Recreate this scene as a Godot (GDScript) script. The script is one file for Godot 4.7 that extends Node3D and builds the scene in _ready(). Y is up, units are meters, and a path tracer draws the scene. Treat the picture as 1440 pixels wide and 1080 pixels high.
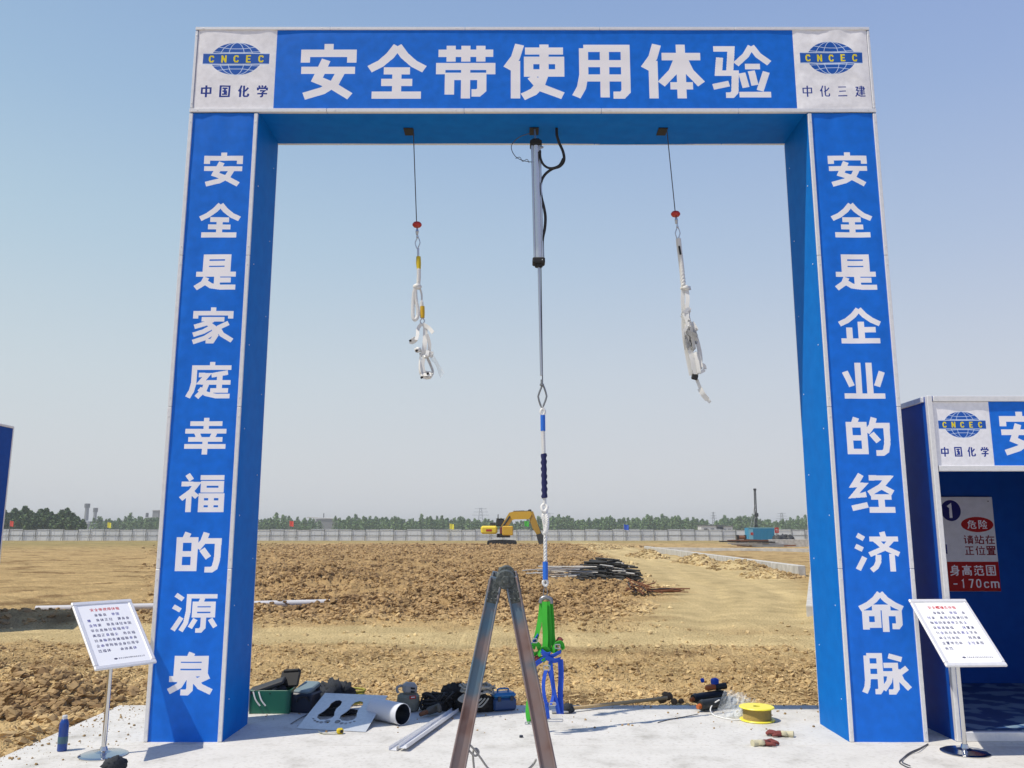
extends Node3D

# ---------------------------------------------------------------- camera model (a pixel gives a direction, a plane the distance)
const FOCAL := 1170.0
const EYE := Vector3(0, 1.6, 0)
const PITCH := 0.17677
const ARCH := -6.853          # front plane of the arch
const HANG := -7.15           # plane in which the harnesses hang
const SOIL := -0.16           # level of the soil round the slab

class B:
	var v := PackedVector3Array()
	var n := PackedVector3Array()
	var t := PackedVector2Array()
	var c := PackedColorArray()
	var ink := Color(1, 1, 1)
	func tri(a: Vector3, b: Vector3, d: Vector3, na: Vector3, nb: Vector3, nd: Vector3, ua := Vector2.ZERO, ub := Vector2.ZERO, ud := Vector2.ZERO) -> void:
		if (b - a).cross(d - a).dot(na + nb + nd) > 0.0:
			var k = b; b = d; d = k
			k = nb; nb = nd; nd = k
			var w = ub; ub = ud; ud = w
		v.append(a); v.append(b); v.append(d)
		n.append(na); n.append(nb); n.append(nd)
		t.append(ua); t.append(ub); t.append(ud)
		c.append(ink); c.append(ink); c.append(ink)
	func quad(a: Vector3, b: Vector3, d: Vector3, e: Vector3, out := Vector3.ZERO) -> void:
		var m := (b - a).cross(d - a).normalized()
		if m == Vector3.ZERO: m = (d - a).cross(e - a).normalized()
		if out != Vector3.ZERO and m.dot(out) < 0.0: m = -m
		tri(a, b, d, m, m, m, Vector2(0, 1), Vector2(1, 1), Vector2(1, 0))
		tri(a, d, e, m, m, m, Vector2(0, 1), Vector2(1, 0), Vector2(0, 0))
	func flat(a: Vector3, b: Vector3, d: Vector3, out: Vector3) -> void:
		var m := (b - a).cross(d - a).normalized()
		if m.dot(out) < 0.0: m = -m
		tri(a, b, d, m, m, m)
	func box(at: Vector3, size: Vector3, turn := Basis.IDENTITY, bevel := 0.0) -> void:
		var h := size * 0.5
		var e := minf(bevel, minf(h.x, minf(h.y, h.z)) * 0.9)
		var ax := [turn.x, turn.y, turn.z]
		for i in 3:
			var j := (i + 1) % 3
			var k := (i + 2) % 3
			for s: float in [-1.0, 1.0]:
				var o: Vector3 = at + ax[i] * h[i] * s
				var p: Vector3 = ax[j] * (h[j] - e)
				var q: Vector3 = ax[k] * (h[k] - e)
				quad(o - p - q, o + p - q, o + p + q, o - p + q, ax[i] * s)
				if e > 0.0:
					for r: float in [-1.0, 1.0]:
						var o1: Vector3 = at + ax[i] * h[i] * s + ax[j] * (h[j] - e) * r
						var o2: Vector3 = at + ax[i] * (h[i] - e) * s + ax[j] * h[j] * r
						quad(o1 - q, o1 + q, o2 + q, o2 - q, ax[i] * s + ax[j] * r)
		if e > 0.0:
			for sx: float in [-1.0, 1.0]:
				for sy: float in [-1.0, 1.0]:
					for sz: float in [-1.0, 1.0]:
						var x: Vector3 = turn.x * sx; var y: Vector3 = turn.y * sy; var z: Vector3 = turn.z * sz
						flat(at + x * h.x + y * (h.y - e) + z * (h.z - e), at + x * (h.x - e) + y * h.y + z * (h.z - e), at + x * (h.x - e) + y * (h.y - e) + z * h.z, x + y + z)
	func bar(a: Vector3, b: Vector3, w: float, d: float, side := Vector3.RIGHT, bevel := 0.0) -> void:
		var y := (b - a).normalized()
		var z := side.cross(y).normalized()
		var x := y.cross(z)
		box((a + b) * 0.5, Vector3(w, a.distance_to(b), d), Basis(x, y, z), bevel)
	func tube(pts: Array, rad, sides := 8, caps := true) -> void:
		var ring := []
		var f := Vector3.UP if absf((pts[1] - pts[0]).normalized().y) < 0.9 else Vector3.RIGHT
		for i in pts.size():
			var d: Vector3 = (pts[mini(i + 1, pts.size() - 1)] - pts[maxi(i - 1, 0)]).normalized()
			f = (f - d * f.dot(d)).normalized()
			var g := d.cross(f)
			var r: float = rad[i] if rad is Array else rad
			var row := []
			for k in sides:
				var a := TAU * k / sides
				var m := f * cos(a) + g * sin(a)
				row.append([pts[i] + m * r, m])
			ring.append(row)
			if caps and (i == 0 or i == pts.size() - 1):
				var out := d if i else -d
				for k in sides:
					tri(pts[i], row[k][0], row[(k + 1) % sides][0] if k < sides - 1 else row[0][0], out, out, out)
		for i in pts.size() - 1:
			for k in sides:
				var a = ring[i][k]; var b = ring[i][(k + 1) % sides]; var p = ring[i + 1][k]; var q = ring[i + 1][(k + 1) % sides]
				tri(a[0], b[0], q[0], a[1], b[1], q[1]); tri(a[0], q[0], p[0], a[1], q[1], p[1])
	func lathe(profile: Array, at: Vector3, turn := Basis.IDENTITY, sides := 20) -> void:
		for i in profile.size() - 1:
			var p: Vector2 = profile[i]; var q: Vector2 = profile[i + 1]
			if p.distance_to(q) < 1e-6: continue
			var s := (q - p).normalized()
			for k in sides:
				var a := TAU * k / sides; var b := TAU * (k + 1) / sides
				var da := turn.x * cos(a) + turn.z * sin(a); var db := turn.x * cos(b) + turn.z * sin(b)
				var na := (da * s.y - turn.y * s.x).normalized(); var nb := (db * s.y - turn.y * s.x).normalized()
				var p0 := at + da * p.x + turn.y * p.y; var p1 := at + db * p.x + turn.y * p.y
				var q0 := at + da * q.x + turn.y * q.y; var q1 := at + db * q.x + turn.y * q.y
				if p.x > 1e-6: tri(p0, p1, q1, na, nb, nb)
				if q.x > 1e-6: tri(p0, q1, q0, na, nb, na)
	func ribbon(pts: Array, across, w: float, th: float) -> void:
		var rows := []
		for i in pts.size():
			var d: Vector3 = (pts[mini(i + 1, pts.size() - 1)] - pts[maxi(i - 1, 0)]).normalized()
			var x: Vector3 = across[i] if across is Array else across
			x = (x - d * x.dot(d)).normalized()
			var m := d.cross(x)
			rows.append([pts[i], x * w * 0.5, m * th * 0.5, m.normalized(), x])
		for i in rows.size() - 1:
			var a = rows[i]; var b = rows[i + 1]
			for s: float in [-1.0, 1.0]:
				var p0 = a[0] - a[1] + a[2] * s; var p1 = a[0] + a[1] + a[2] * s
				var q0 = b[0] - b[1] + b[2] * s; var q1 = b[0] + b[1] + b[2] * s
				tri(p0, p1, q1, a[3] * s, a[3] * s, b[3] * s); tri(p0, q1, q0, a[3] * s, b[3] * s, b[3] * s)
				quad(a[0] + a[1] * s - a[2], a[0] + a[1] * s + a[2], b[0] + b[1] * s + b[2], b[0] + b[1] * s - b[2], a[4] * s)
		for e in [rows[0], rows[-1]]:
			quad(e[0] - e[1] - e[2], e[0] + e[1] - e[2], e[0] + e[1] + e[2], e[0] - e[1] + e[2])
	func prism(poly: PackedVector2Array, at: Vector3, turn: Basis, depth: float) -> void:
		var idx := Geometry2D.triangulate_polygon(poly)
		for s: float in [0.0, 1.0]:
			var o := at + turn.z * depth * (s - 0.5)
			var m := turn.z * (s * 2.0 - 1.0)
			for i in range(0, idx.size(), 3):
				var a := poly[idx[i]]; var b := poly[idx[i + 1]]; var d := poly[idx[i + 2]]
				tri(o + turn.x * a.x + turn.y * a.y, o + turn.x * b.x + turn.y * b.y, o + turn.x * d.x + turn.y * d.y, m, m, m)
		var sgn := -1.0 if Geometry2D.is_polygon_clockwise(poly) else 1.0
		for i in poly.size():
			var a := poly[i]; var b := poly[(i + 1) % poly.size()]
			var e := (b - a).normalized()
			var m := (turn.x * e.y - turn.y * e.x) * sgn
			var z := turn.z * depth * 0.5
			var p := at + turn.x * a.x + turn.y * a.y; var q := at + turn.x * b.x + turn.y * b.y
			quad(p - z, q - z, q + z, p + z, m)
	func sheet(o: Vector3, u: Vector3, w: Vector3, nu: int, nw: int, lift: Callable) -> void:
		# o is the top left corner as seen from the front, u runs right, w runs down
		var m := w.cross(u).normalized()
		var pos := []
		for j in nw + 1:
			for i in nu + 1:
				var a := float(i) / nu; var b := float(j) / nw
				pos.append(o + u * a + w * b + m * float(lift.call(a, b)))
		var nor := []
		for j in nw + 1:
			for i in nu + 1:
				var x: Vector3 = pos[j * (nu + 1) + mini(i + 1, nu)] - pos[j * (nu + 1) + maxi(i - 1, 0)]
				var y: Vector3 = pos[mini(j + 1, nw) * (nu + 1) + i] - pos[maxi(j - 1, 0) * (nu + 1) + i]
				nor.append(y.cross(x).normalized())
		for j in nw:
			for i in nu:
				var a := j * (nu + 1) + i
				var b := a + 1; var d := a + nu + 2; var e := a + nu + 1
				var ua := Vector2(float(i) / nu, float(j) / nw); var ud := Vector2(float(i + 1) / nu, float(j + 1) / nw)
				var ub := Vector2(ud.x, ua.y); var ue := Vector2(ua.x, ud.y)
				tri(pos[a], pos[b], pos[d], nor[a], nor[b], nor[d], ua, ub, ud)
				tri(pos[a], pos[d], pos[e], nor[a], nor[d], nor[e], ua, ud, ue)
	func blob(at: Vector3, rad: Vector3, rough := 0.25, salt := 0, turn := Basis.IDENTITY, lon := 12, lat := 8, freq := 1.6) -> void:
		var f := FastNoiseLite.new(); f.seed = salt; f.frequency = freq
		var pos := []
		for j in lat + 1:
			for i in lon:
				var th := PI * j / lat; var ph := TAU * i / lon
				var d := Vector3(sin(th) * cos(ph), cos(th), sin(th) * sin(ph))
				var k := 1.0 + rough * 2.0 * f.get_noise_3dv(d)
				pos.append(at + turn * (d * rad * k))
		for j in lat:
			for i in lon:
				var a = pos[j * lon + i]; var b = pos[j * lon + (i + 1) % lon]; var d = pos[(j + 1) * lon + (i + 1) % lon]; var e = pos[(j + 1) * lon + i]
				var na := ((a - at) as Vector3).normalized(); var nb := ((b - at) as Vector3).normalized(); var nd := ((d - at) as Vector3).normalized(); var ne := ((e - at) as Vector3).normalized()
				if j > 0: tri(a, b, d, na, nb, nd)
				if j < lat - 1: tri(a, d, e, na, nd, ne)
	func mesh(org := Vector3.ZERO) -> ArrayMesh:
		var arr := []; arr.resize(Mesh.ARRAY_MAX)
		var w := PackedVector3Array(); w.resize(v.size())
		for i in v.size(): w[i] = v[i] - org
		arr[Mesh.ARRAY_VERTEX] = w; arr[Mesh.ARRAY_NORMAL] = n; arr[Mesh.ARRAY_TEX_UV] = t; arr[Mesh.ARRAY_COLOR] = c
		var am := ArrayMesh.new(); am.add_surface_from_arrays(Mesh.PRIMITIVE_TRIANGLES, arr)
		return am

var M := {}
var rng := RandomNumberGenerator.new()
var taken := {}
var org := Vector3.ZERO

# where the ray through a pixel of the 1440 x 1080 photograph meets the level y, or the upright plane z
func ray(x: float, y: float) -> Vector3:
	var dx := (x - 720.0) / FOCAL; var dy := (540.0 - y) / FOCAL
	return Vector3(dx, sin(PITCH) + dy * cos(PITCH), -cos(PITCH) + dy * sin(PITCH))
func P(x: float, y: float, level := 0.0) -> Vector3:
	var r := ray(x, y)
	return EYE + r * ((level - EYE.y) / r.y)
func Q(x: float, y: float, z: float) -> Vector3:
	var r := ray(x, y)
	return EYE + r * (z / r.z)
func qs(list: Array, z: float) -> Array:
	var o := []
	for a in list: o.append(Q(a[0], a[1], z + (a[2] if a.size() > 2 else 0.0)))
	return o
func curve(pts: Array, per := 6) -> Array:
	var o := []
	for i in pts.size() - 1:
		var a: Vector3 = pts[maxi(i - 1, 0)]; var b: Vector3 = pts[i]; var d: Vector3 = pts[i + 1]; var e: Vector3 = pts[mini(i + 2, pts.size() - 1)]
		for k in per: o.append(b.cubic_interpolate(d, a, e, float(k) / per))
	o.append(pts[-1])
	return o

func numbered(called: String) -> String:
	taken[called] = taken.get(called, -1) + 1
	return called if taken[called] == 0 else "%s_%03d" % [called, taken[called]]
func metas(o: Node, label: String, category: String, group := "") -> void:
	o.set_meta("label", label); o.set_meta("category", category)
	if group: o.set_meta("group", group)
func thing(called: String, label: String, category: String, at := Vector3.ZERO, group := "") -> Node3D:
	var o := Node3D.new(); o.name = numbered(called); add_child(o, true); o.position = at; org = at
	metas(o, label, category, group)
	return o
func part(parent: Node, called: String, b: B, m: Material, origin = null) -> MeshInstance3D:
	var o := MeshInstance3D.new(); o.name = called; o.mesh = b.mesh(org if origin == null else origin); o.material_override = m
	parent.add_child(o, true)
	return o
func single(called: String, label: String, category: String, b: B, m: Material, at: Vector3, group := "") -> MeshInstance3D:
	org = at
	var o := part(self, numbered(called), b, m); o.position = at
	metas(o, label, category, group)
	return o
func structure(called: String, mesh: Mesh, m: Material) -> MeshInstance3D:
	var o := MeshInstance3D.new(); o.name = called; o.mesh = mesh; o.material_override = m; add_child(o, true)
	o.set_meta("kind", "structure")
	return o

# ---------------------------------------------------------------- materials
func lin(r: float, g: float, b: float) -> Color:
	return Color(r, g, b).linear_to_srgb()
func mat(r: float, g: float, b: float, rough := 0.7, metal := 0.0) -> StandardMaterial3D:
	var m := StandardMaterial3D.new(); m.albedo_color = lin(r, g, b); m.roughness = rough; m.metallic = metal
	return m
func noise(freq: float, octaves := 4, salt := 1, kind := FastNoiseLite.TYPE_SIMPLEX_SMOOTH) -> FastNoiseLite:
	var f := FastNoiseLite.new(); f.frequency = freq; f.fractal_octaves = octaves; f.seed = salt; f.noise_type = kind
	f.fractal_type = FastNoiseLite.FRACTAL_FBM if octaves > 1 else FastNoiseLite.FRACTAL_NONE
	return f
func noise_tex(f: FastNoiseLite, size: int, ramp: Array, as_normal := false, bump := 2.0) -> NoiseTexture2D:
	var t := NoiseTexture2D.new(); t.width = size; t.height = size; t.seamless = true; t.noise = f; t.as_normal_map = as_normal; t.bump_strength = bump
	if ramp:
		var g := Gradient.new(); var offs := PackedFloat32Array(); var cols := PackedColorArray()
		for r in ramp: offs.append(r[0]); cols.append(r[1])
		g.offsets = offs; g.colors = cols; t.color_ramp = g
	return t
func textured(ramp: Array, freq: float, scale: float, rough := 0.8, relief := 0.0, metal := 0.0, size := 512, octaves := 5) -> StandardMaterial3D:
	# scale: repeats for each metre
	var m := StandardMaterial3D.new(); m.roughness = rough; m.metallic = metal
	m.albedo_texture = noise_tex(noise(freq, octaves, int(freq * 9000.0)), size, ramp)
	m.uv1_triplanar = true; m.uv1_world_triplanar = true; m.uv1_scale = Vector3.ONE * scale
	if relief > 0.0:
		m.heightmap_enabled = true; m.heightmap_texture = noise_tex(noise(freq * 2.0, 5, 77), size, []); m.heightmap_scale = relief
	return m
func make_materials() -> void:
	M.alu = textured([[0.0, lin(.70, .71, .72)], [0.5, lin(.76, .76, .77)], [1.0, lin(.80, .80, .80)]], 0.02, 2.0, 0.4, 0.0, 0.25)
	M.steel = mat(.55, .56, .58, .28, .9)
	M.chrome = mat(.62, .62, .62, .12, 1.0)
	M.wire = mat(.10, .10, .11, .45, .5)
	M.black = mat(.010, .010, .011, .7)
	M.rubber = mat(.018, .018, .019, .75)
	M.dark = mat(.03, .032, .035, .65)
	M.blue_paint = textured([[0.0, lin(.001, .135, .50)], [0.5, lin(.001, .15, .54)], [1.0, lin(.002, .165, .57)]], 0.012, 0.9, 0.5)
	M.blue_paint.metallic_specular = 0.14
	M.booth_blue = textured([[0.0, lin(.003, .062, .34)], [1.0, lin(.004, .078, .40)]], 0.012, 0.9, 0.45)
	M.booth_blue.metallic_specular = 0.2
	M.red = mat(.42, .018, .012, .45)
	M.white_rope = textured([[0.0, lin(.60, .60, .58)], [1.0, lin(.84, .84, .82)]], 0.06, 9.0, 0.85)
	M.yellow = mat(.62, .46, .01, .5)
	M.sleeve_yellow = mat(.60, .36, .01, .5)
	M.blue_strap = textured([[0.0, lin(.006, .05, .42)], [1.0, lin(.012, .10, .60)]], 0.05, 9.0, 0.7)
	M.green_strap = textured([[0.0, lin(.02, .28, .015)], [1.0, lin(.05, .48, .03)]], 0.05, 9.0, 0.7)
	M.navy_sleeve = textured([[0.0, lin(.006, .008, .05)], [1.0, lin(.015, .02, .12)]], 0.08, 9.0, 0.85)
	M.concrete = textured([[0.0, lin(.40, .385, .35)], [0.22, lin(.51, .495, .46)], [0.42, lin(.575, .56, .525)], [0.6, lin(.595, .58, .545)], [1.0, lin(.63, .615, .58)]], 0.012, 0.22, 0.9, 0.15, 0.0, 1024, 7)
	M.concrete.detail_enabled = true; M.concrete.detail_blend_mode = BaseMaterial3D.BLEND_MODE_MUL
	M.concrete.detail_albedo = noise_tex(noise(0.09, 4, 19), 1024, [[0.0, lin(.74, .72, .69)], [0.30, lin(.93, .925, .915)], [0.46, lin(1, 1, 1)], [1.0, lin(1, 1, 1)]])
	M.concrete_old = textured([[0.0, lin(.36, .35, .32)], [1.0, lin(.60, .59, .56)]], 0.01, 0.4, 0.9)
	M.soil = StandardMaterial3D.new()
	M.soil.vertex_color_use_as_albedo = true; M.soil.roughness = 0.95; M.soil.specular_mode = BaseMaterial3D.SPECULAR_DISABLED
	M.soil.albedo_texture = noise_tex(noise(0.03, 6, 31), 1024, [[0.0, lin(.40, .36, .32)], [0.36, lin(.74, .71, .68)], [0.5, lin(.94, .93, .91)], [1.0, lin(1, 1, 1)]])
	M.soil.uv1_triplanar = true; M.soil.uv1_world_triplanar = true; M.soil.uv1_scale = Vector3.ONE * 0.55
	M.soil.heightmap_enabled = true; M.soil.heightmap_texture = noise_tex(noise(0.05, 6, 41), 1024, []); M.soil.heightmap_scale = 4.0
	M.clod = StandardMaterial3D.new(); M.clod.vertex_color_use_as_albedo = true; M.clod.roughness = 0.95; M.clod.specular_mode = BaseMaterial3D.SPECULAR_DISABLED
	M.leaf = StandardMaterial3D.new(); M.leaf.vertex_color_use_as_albedo = true; M.leaf.roughness = 0.8; M.leaf.backlight_enabled = true; M.leaf.backlight = lin(.05, .07, .02); M.leaf.cull_mode = BaseMaterial3D.CULL_DISABLED
	M.bark = mat(.16, .13, .10, .9)
	M.ladder = textured([[0.0, lin(.07, .16, .25)], [0.36, lin(.11, .17, .23)], [0.45, lin(.19, .18, .195)], [0.6, lin(.25, .195, .19)], [0.8, lin(.24, .165, .15)], [1.0, lin(.16, .085, .07)]], 0.012, 0.8, 0.75, 0.0, 0.0, 512, 4)
	M.hinge = textured([[0.0, lin(.035, .045, .045)], [0.5, lin(.07, .085, .085)], [1.0, lin(.16, .17, .16)]], 0.03, 4.0, 0.6, 0.1, 0.2)
	M.pvc = mat(.58, .58, .59, .35)
	M.pipe_dark = mat(.05, .048, .045, .5, .5)
	M.pipe_pale = mat(.42, .41, .39, .5, .4)
	M.rust = textured([[0.0, lin(.10, .04, .018)], [1.0, lin(.30, .12, .05)]], 0.05, 3.0, 0.85)
	M.wood = textured([[0.0, lin(.36, .24, .11)], [1.0, lin(.55, .42, .23)]], 0.03, 3.0, 0.6)
	M.glass_dark = mat(.02, .024, .028, .1)

# ---------------------------------------------------------------- lettering: strokes on a 100 x 100 grid
const GLYPHS := {
	"安": "50,1 50,16|11,35 11,18 89,18 89,35|5,49 95,49|46,30 32,66 60,78 88,96|72,50 62,72 42,86 11,96",
	"全": "50,5 38,22 22,37 4,47|50,5 62,22 78,37 96,47|28,50 72,50|24,71 76,71|50,50 50,94|9,94 91,94",
	"带": "4,18 96,18|25,4 25,33|50,4 50,33|75,4 75,33|8,56 8,42 92,42 92,56|23,93 23,60 77,60 77,84 71,90 60,90|50,48 50,100",
	"使": "25,2 18,26 4,46|18,32 18,100|34,14 98,14|40,31 40,54 92,54 92,31 40,31|66,2 66,56 60,74 48,88 30,97|44,60 60,80 97,95",
	"用": "17,9 17,58 13,80 4,97|17,9 87,9 87,87 81,94 66,94|17,37 87,37|17,63 87,63|52,9 52,98",
	"体": "25,2 18,26 4,46|18,32 18,100|33,24 98,24|65,2 65,100|62,26 51,52 31,74|68,26 79,52 98,74|46,77 84,77",
	"验": "5,10 35,10 31,52|15,26 12,54 40,54 38,88 33,94 23,94|2,79 29,73|69,5 59,22 42,38|69,5 80,22 98,36|57,42 82,42|51,54 57,80|67,50 72,76|92,52 80,86|45,93 98,93",
	"是": "25,7 25,44 76,44 76,7 25,7|25,26 76,26|4,57 96,57|53,57 53,92|53,74 85,74|28,66 22,82 4,97|24,78 40,90 62,94 97,94",
	"家": "50,1 50,14|10,32 10,17 90,17 90,32|24,34 76,34|50,36 34,46 8,55|38,44 54,58 58,78 50,95 36,95|48,56 30,68 6,77|54,70 34,86 6,97|86,44 62,58|60,54 72,76 96,93",
	"庭": "55,1 55,15|98,17 15,17 15,58 11,80 3,98|25,37 44,37 31,57 45,57 40,76 23,98|28,74 44,88 66,94 98,94|91,30 54,38|50,57 98,57|73,36 73,79|53,79 94,79",
	"幸": "14,18 86,18|50,2 50,37|4,38 96,38|30,42 36,58|70,42 64,58|12,60 88,60|4,79 96,79|50,60 50,100",
	"福": "16,2 26,17|4,27 38,27 26,46 4,66|22,46 22,100|28,49 40,61|45,10 98,10|53,25 53,43 92,43 92,25 53,25|49,57 49,94 94,94 94,57 49,57|49,76 94,76|71,57 71,94",
	"的": "26,2 20,20|9,21 9,92 42,92 42,21 9,21|9,56 42,56|66,2 60,24 48,42|60,23 93,23 92,70 88,90 81,96 66,96|58,44 73,66",
	"源": "8,8 24,20|4,37 20,47|6,96 23,64|98,12 37,12 37,50 33,78 23,98|67,16 63,28|51,31 51,59 90,59 90,31 51,31|51,45 90,45|71,60 71,89 66,96 55,96|54,68 43,90|85,68 97,88",
	"泉": "52,0 47,14|22,15 22,50 80,50 80,15 22,15|22,32 80,32|51,50 51,89 45,96 32,96|6,64 36,64 28,80 6,94|90,56 68,68|56,60 73,82 97,95",
	"企": "50,5 38,22 22,37 4,47|50,5 62,22 78,37 96,47|53,40 53,92|53,63 85,63|26,56 26,92|6,94 94,94",
	"业": "38,4 38,92|63,4 63,92|8,28 22,68|92,28 79,68|4,94 96,94",
	"经": "27,2 11,30 30,30 8,58 36,54|3,90 38,81|44,11 88,11 70,34 42,52|66,30 96,50|46,61 92,61|69,61 69,92|41,94 98,94",
	"济": "9,8 24,18|4,36 20,45|7,96 23,64|64,0 67,14|36,18 98,18|84,20 66,42 34,58|48,20 66,40 98,57|53,58 52,76 46,89 36,98|82,56 82,100",
	"命": "50,4 38,20 22,33 4,43|50,4 62,20 78,33 96,43|30,40 70,40|15,94 15,54 42,54 42,83 15,83|58,100 58,54 87,54 87,80 83,86 72,86",
	"脉": "11,7 38,7 38,87 34,94 25,94|11,7 11,64 9,82 3,97|11,33 38,33|11,58 38,58|58,8 86,17|46,31 71,31 71,87 66,95 54,95|44,51 60,51 56,70 43,90|96,37 79,51|74,42 83,68 99,88",
	"中": "9,24 9,66 91,66 91,24 9,24|50,2 50,100",
	"国": "9,7 9,94 91,94 91,7 9,7|27,26 73,26|29,50 71,50|25,76 75,76|50,26 50,76|60,58 68,68",
	"化": "30,2 20,28 4,50|20,36 20,100|92,20 72,40 44,56|53,4 53,84 59,92 87,92 94,86 94,70",
	"学": "17,4 26,19|46,2 52,17|83,4 71,21|8,42 8,26 92,26 92,42|28,46 72,46 52,60|52,58 52,88 46,95 32,95|4,70 96,70",
	"三": "12,12 88,12|18,50 82,50|6,90 94,90",
	"建": "40,14 86,14 86,44 40,44|34,29 98,29|40,60 92,60|36,76 96,76|64,2 64,88|6,16 28,16 14,44 30,44 24,70 4,97|12,66 30,86 52,94 98,94",
	"危": "34,2 24,18 6,34|30,13 68,13 56,30|18,33 96,33|20,33 18,70 4,97|41,50 80,50 80,71 66,71|41,50 41,84 49,92 88,92 93,76",
	"险": "10,98 10,8 34,8 24,36 36,50 34,70 20,70|69,5 59,22 42,38|69,5 80,22 98,36|57,42 82,42|51,54 57,80|67,50 72,76|92,52 80,86|45,93 98,93",
	"请": "10,6 22,18|2,38 18,38 18,88 34,74|44,14 96,14|48,28 92,28|38,43 99,43|69,2 69,43|50,100 50,56 90,56 90,92 82,96|50,70 90,70|50,84 90,84",
	"站": "20,4 26,18|2,24 42,24|10,36 16,72|34,34 28,74|2,88 44,82|66,4 66,54|66,26 98,26|50,55 50,94 92,94 92,55 50,55",
	"在": "6,22 96,22|40,2 30,34 4,66|22,48 22,100|40,56 92,56|66,36 66,92|34,93 98,93",
	"正": "8,10 92,10|54,10 54,92|54,48 88,48|22,42 22,92|4,93 96,93",
	"位": "25,2 18,26 4,46|18,32 18,100|62,2 68,18|36,27 98,27|46,40 52,80|86,38 76,86|34,93 99,93",
	"置": "10,6 10,28 90,28 90,6 10,6|36,6 36,28|64,6 64,28|6,40 94,40|50,32 50,52|26,53 26,92 76,92 76,53 26,53|26,66 76,66|26,79 76,79|2,95 98,95",
	"身": "52,0 46,13|26,13 26,66|26,14 76,14 76,88 70,96 56,96|26,32 76,32|26,48 76,48|4,67 80,66|92,46 60,78 4,98",
	"高": "50,0 50,14|4,17 96,17|28,29 28,43 72,43 72,29 28,29|10,100 10,55 90,55 90,92 80,97|32,69 32,86 68,86 68,69 32,69",
	"范": "4,16 96,16|30,4 30,28|70,4 70,28|8,36 22,46|4,56 18,64|6,98 24,76|38,41 86,41 86,65 72,67|38,41 38,84 46,94 90,94 94,76",
	"围": "9,7 9,94 91,94 91,7 9,7|27,28 73,28|27,46 73,46|25,64 74,64 72,80|49,18 49,88",
	"帽": "4,80 4,26 34,26 34,76|19,4 19,100|44,42 44,6 94,6 94,42|52,18 88,18|52,30 88,30|48,48 48,96 92,96 92,48 48,48|48,64 92,64|48,80 92,80",
	"撞": "4,26 34,26|19,4 19,94 8,94|4,62 34,52|66,0 66,12|42,14 96,14|52,20 56,32|84,20 80,32|40,34 98,34|48,44 48,68 92,68 92,44 48,44|48,56 92,56|44,80 96,80|38,95 99,95|70,44 70,95",
	"击": "12,20 88,20|4,46 96,46|50,2 50,90|16,60 16,92 84,92 84,60",
	"C": "84,32 70,12 34,12 18,32 18,68 34,88 70,88 84,68",
	"N": "18,98 18,2|82,98 82,2|20,8 80,92",
	"E": "86,10 20,10 20,90 86,90|20,50 78,50",
	"1": "34,24 54,10 54,100",
	"7": "18,9 84,9 46,100",
	"0": "50,8 28,14 20,34 20,66 28,86 50,92 72,86 80,66 80,34 72,14 50,8 28,14",
	"c": "84,48 68,36 36,36 20,50 20,78 36,93 68,93 84,80",
	"m": "8,100 8,36 42,36 50,44 50,100|50,44 58,36 84,36 92,44 92,100",
	"-": "18,56 82,56",
}
func fill_poly(im: Image, q: PackedVector2Array, ink: Color) -> void:
	var lo := 1e9; var hi := -1e9
	for p in q: lo = minf(lo, p.y); hi = maxf(hi, p.y)
	for y in range(maxi(0, int(lo)), mini(im.get_height(), int(hi) + 2)):
		var yc := y + 0.5
		var xs := []
		for i in q.size():
			var a := q[i]; var b := q[(i + 1) % q.size()]
			if (a.y <= yc) != (b.y <= yc): xs.append(a.x + (yc - a.y) / (b.y - a.y) * (b.x - a.x))
		xs.sort()
		for i in range(0, xs.size() - 1, 2):
			var x0 := int(round(xs[i])); var x1 := int(round(xs[i + 1]))
			if x1 > x0: im.fill_rect(Rect2i(x0, y, x1 - x0, 1), ink)
func stroke(im: Image, pts: PackedVector2Array, w: float, ink: Color, flat := 0.86) -> void:
	var k := pts.size()
	var closed := k > 2 and pts[0].is_equal_approx(pts[k - 1])
	var l := PackedVector2Array(); var r := PackedVector2Array()
	for i in k:
		var a := Vector2.ZERO; var b := Vector2.ZERO
		if i > 0: a = (pts[i] - pts[i - 1]).normalized().orthogonal()
		elif closed: a = (pts[0] - pts[k - 2]).normalized().orthogonal()
		if i < k - 1: b = (pts[i + 1] - pts[i]).normalized().orthogonal()
		elif closed: b = (pts[1] - pts[0]).normalized().orthogonal()
		if a == Vector2.ZERO: a = b
		if b == Vector2.ZERO: b = a
		var m := (a + b).normalized()
		m = m / maxf(m.dot(a), 0.5) * w * 0.5 * Vector2(1, flat)
		l.append(pts[i] + m); r.append(pts[i] - m)
	for i in k - 1: fill_poly(im, PackedVector2Array([l[i], l[i + 1], r[i + 1], r[i]]), ink)
func glyph(im: Image, ch: String, box: Rect2, ink: Color, weight := 0.0) -> void:
	if not GLYPHS.has(ch): return
	var list: PackedStringArray = GLYPHS[ch].split("|")
	var w := weight
	if w == 0.0: w = 15.5 if list.size() < 8 else (13.5 if list.size() < 10 else 12.0)
	for s in list:
		var pts := PackedVector2Array()
		for p in s.split(" "):
			var xy := p.split(",")
			pts.append(box.position + Vector2(float(xy[0]), float(xy[1])) * box.size / 100.0)
		stroke(im, pts, w * (box.size.x + box.size.y) / 200.0, ink)
func ellipse(c: Vector2, rx: float, ry: float, k := 48) -> PackedVector2Array:
	var o := PackedVector2Array()
	for i in k: o.append(c + Vector2(cos(TAU * i / k) * rx, sin(TAU * i / k) * ry))
	return o
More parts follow.
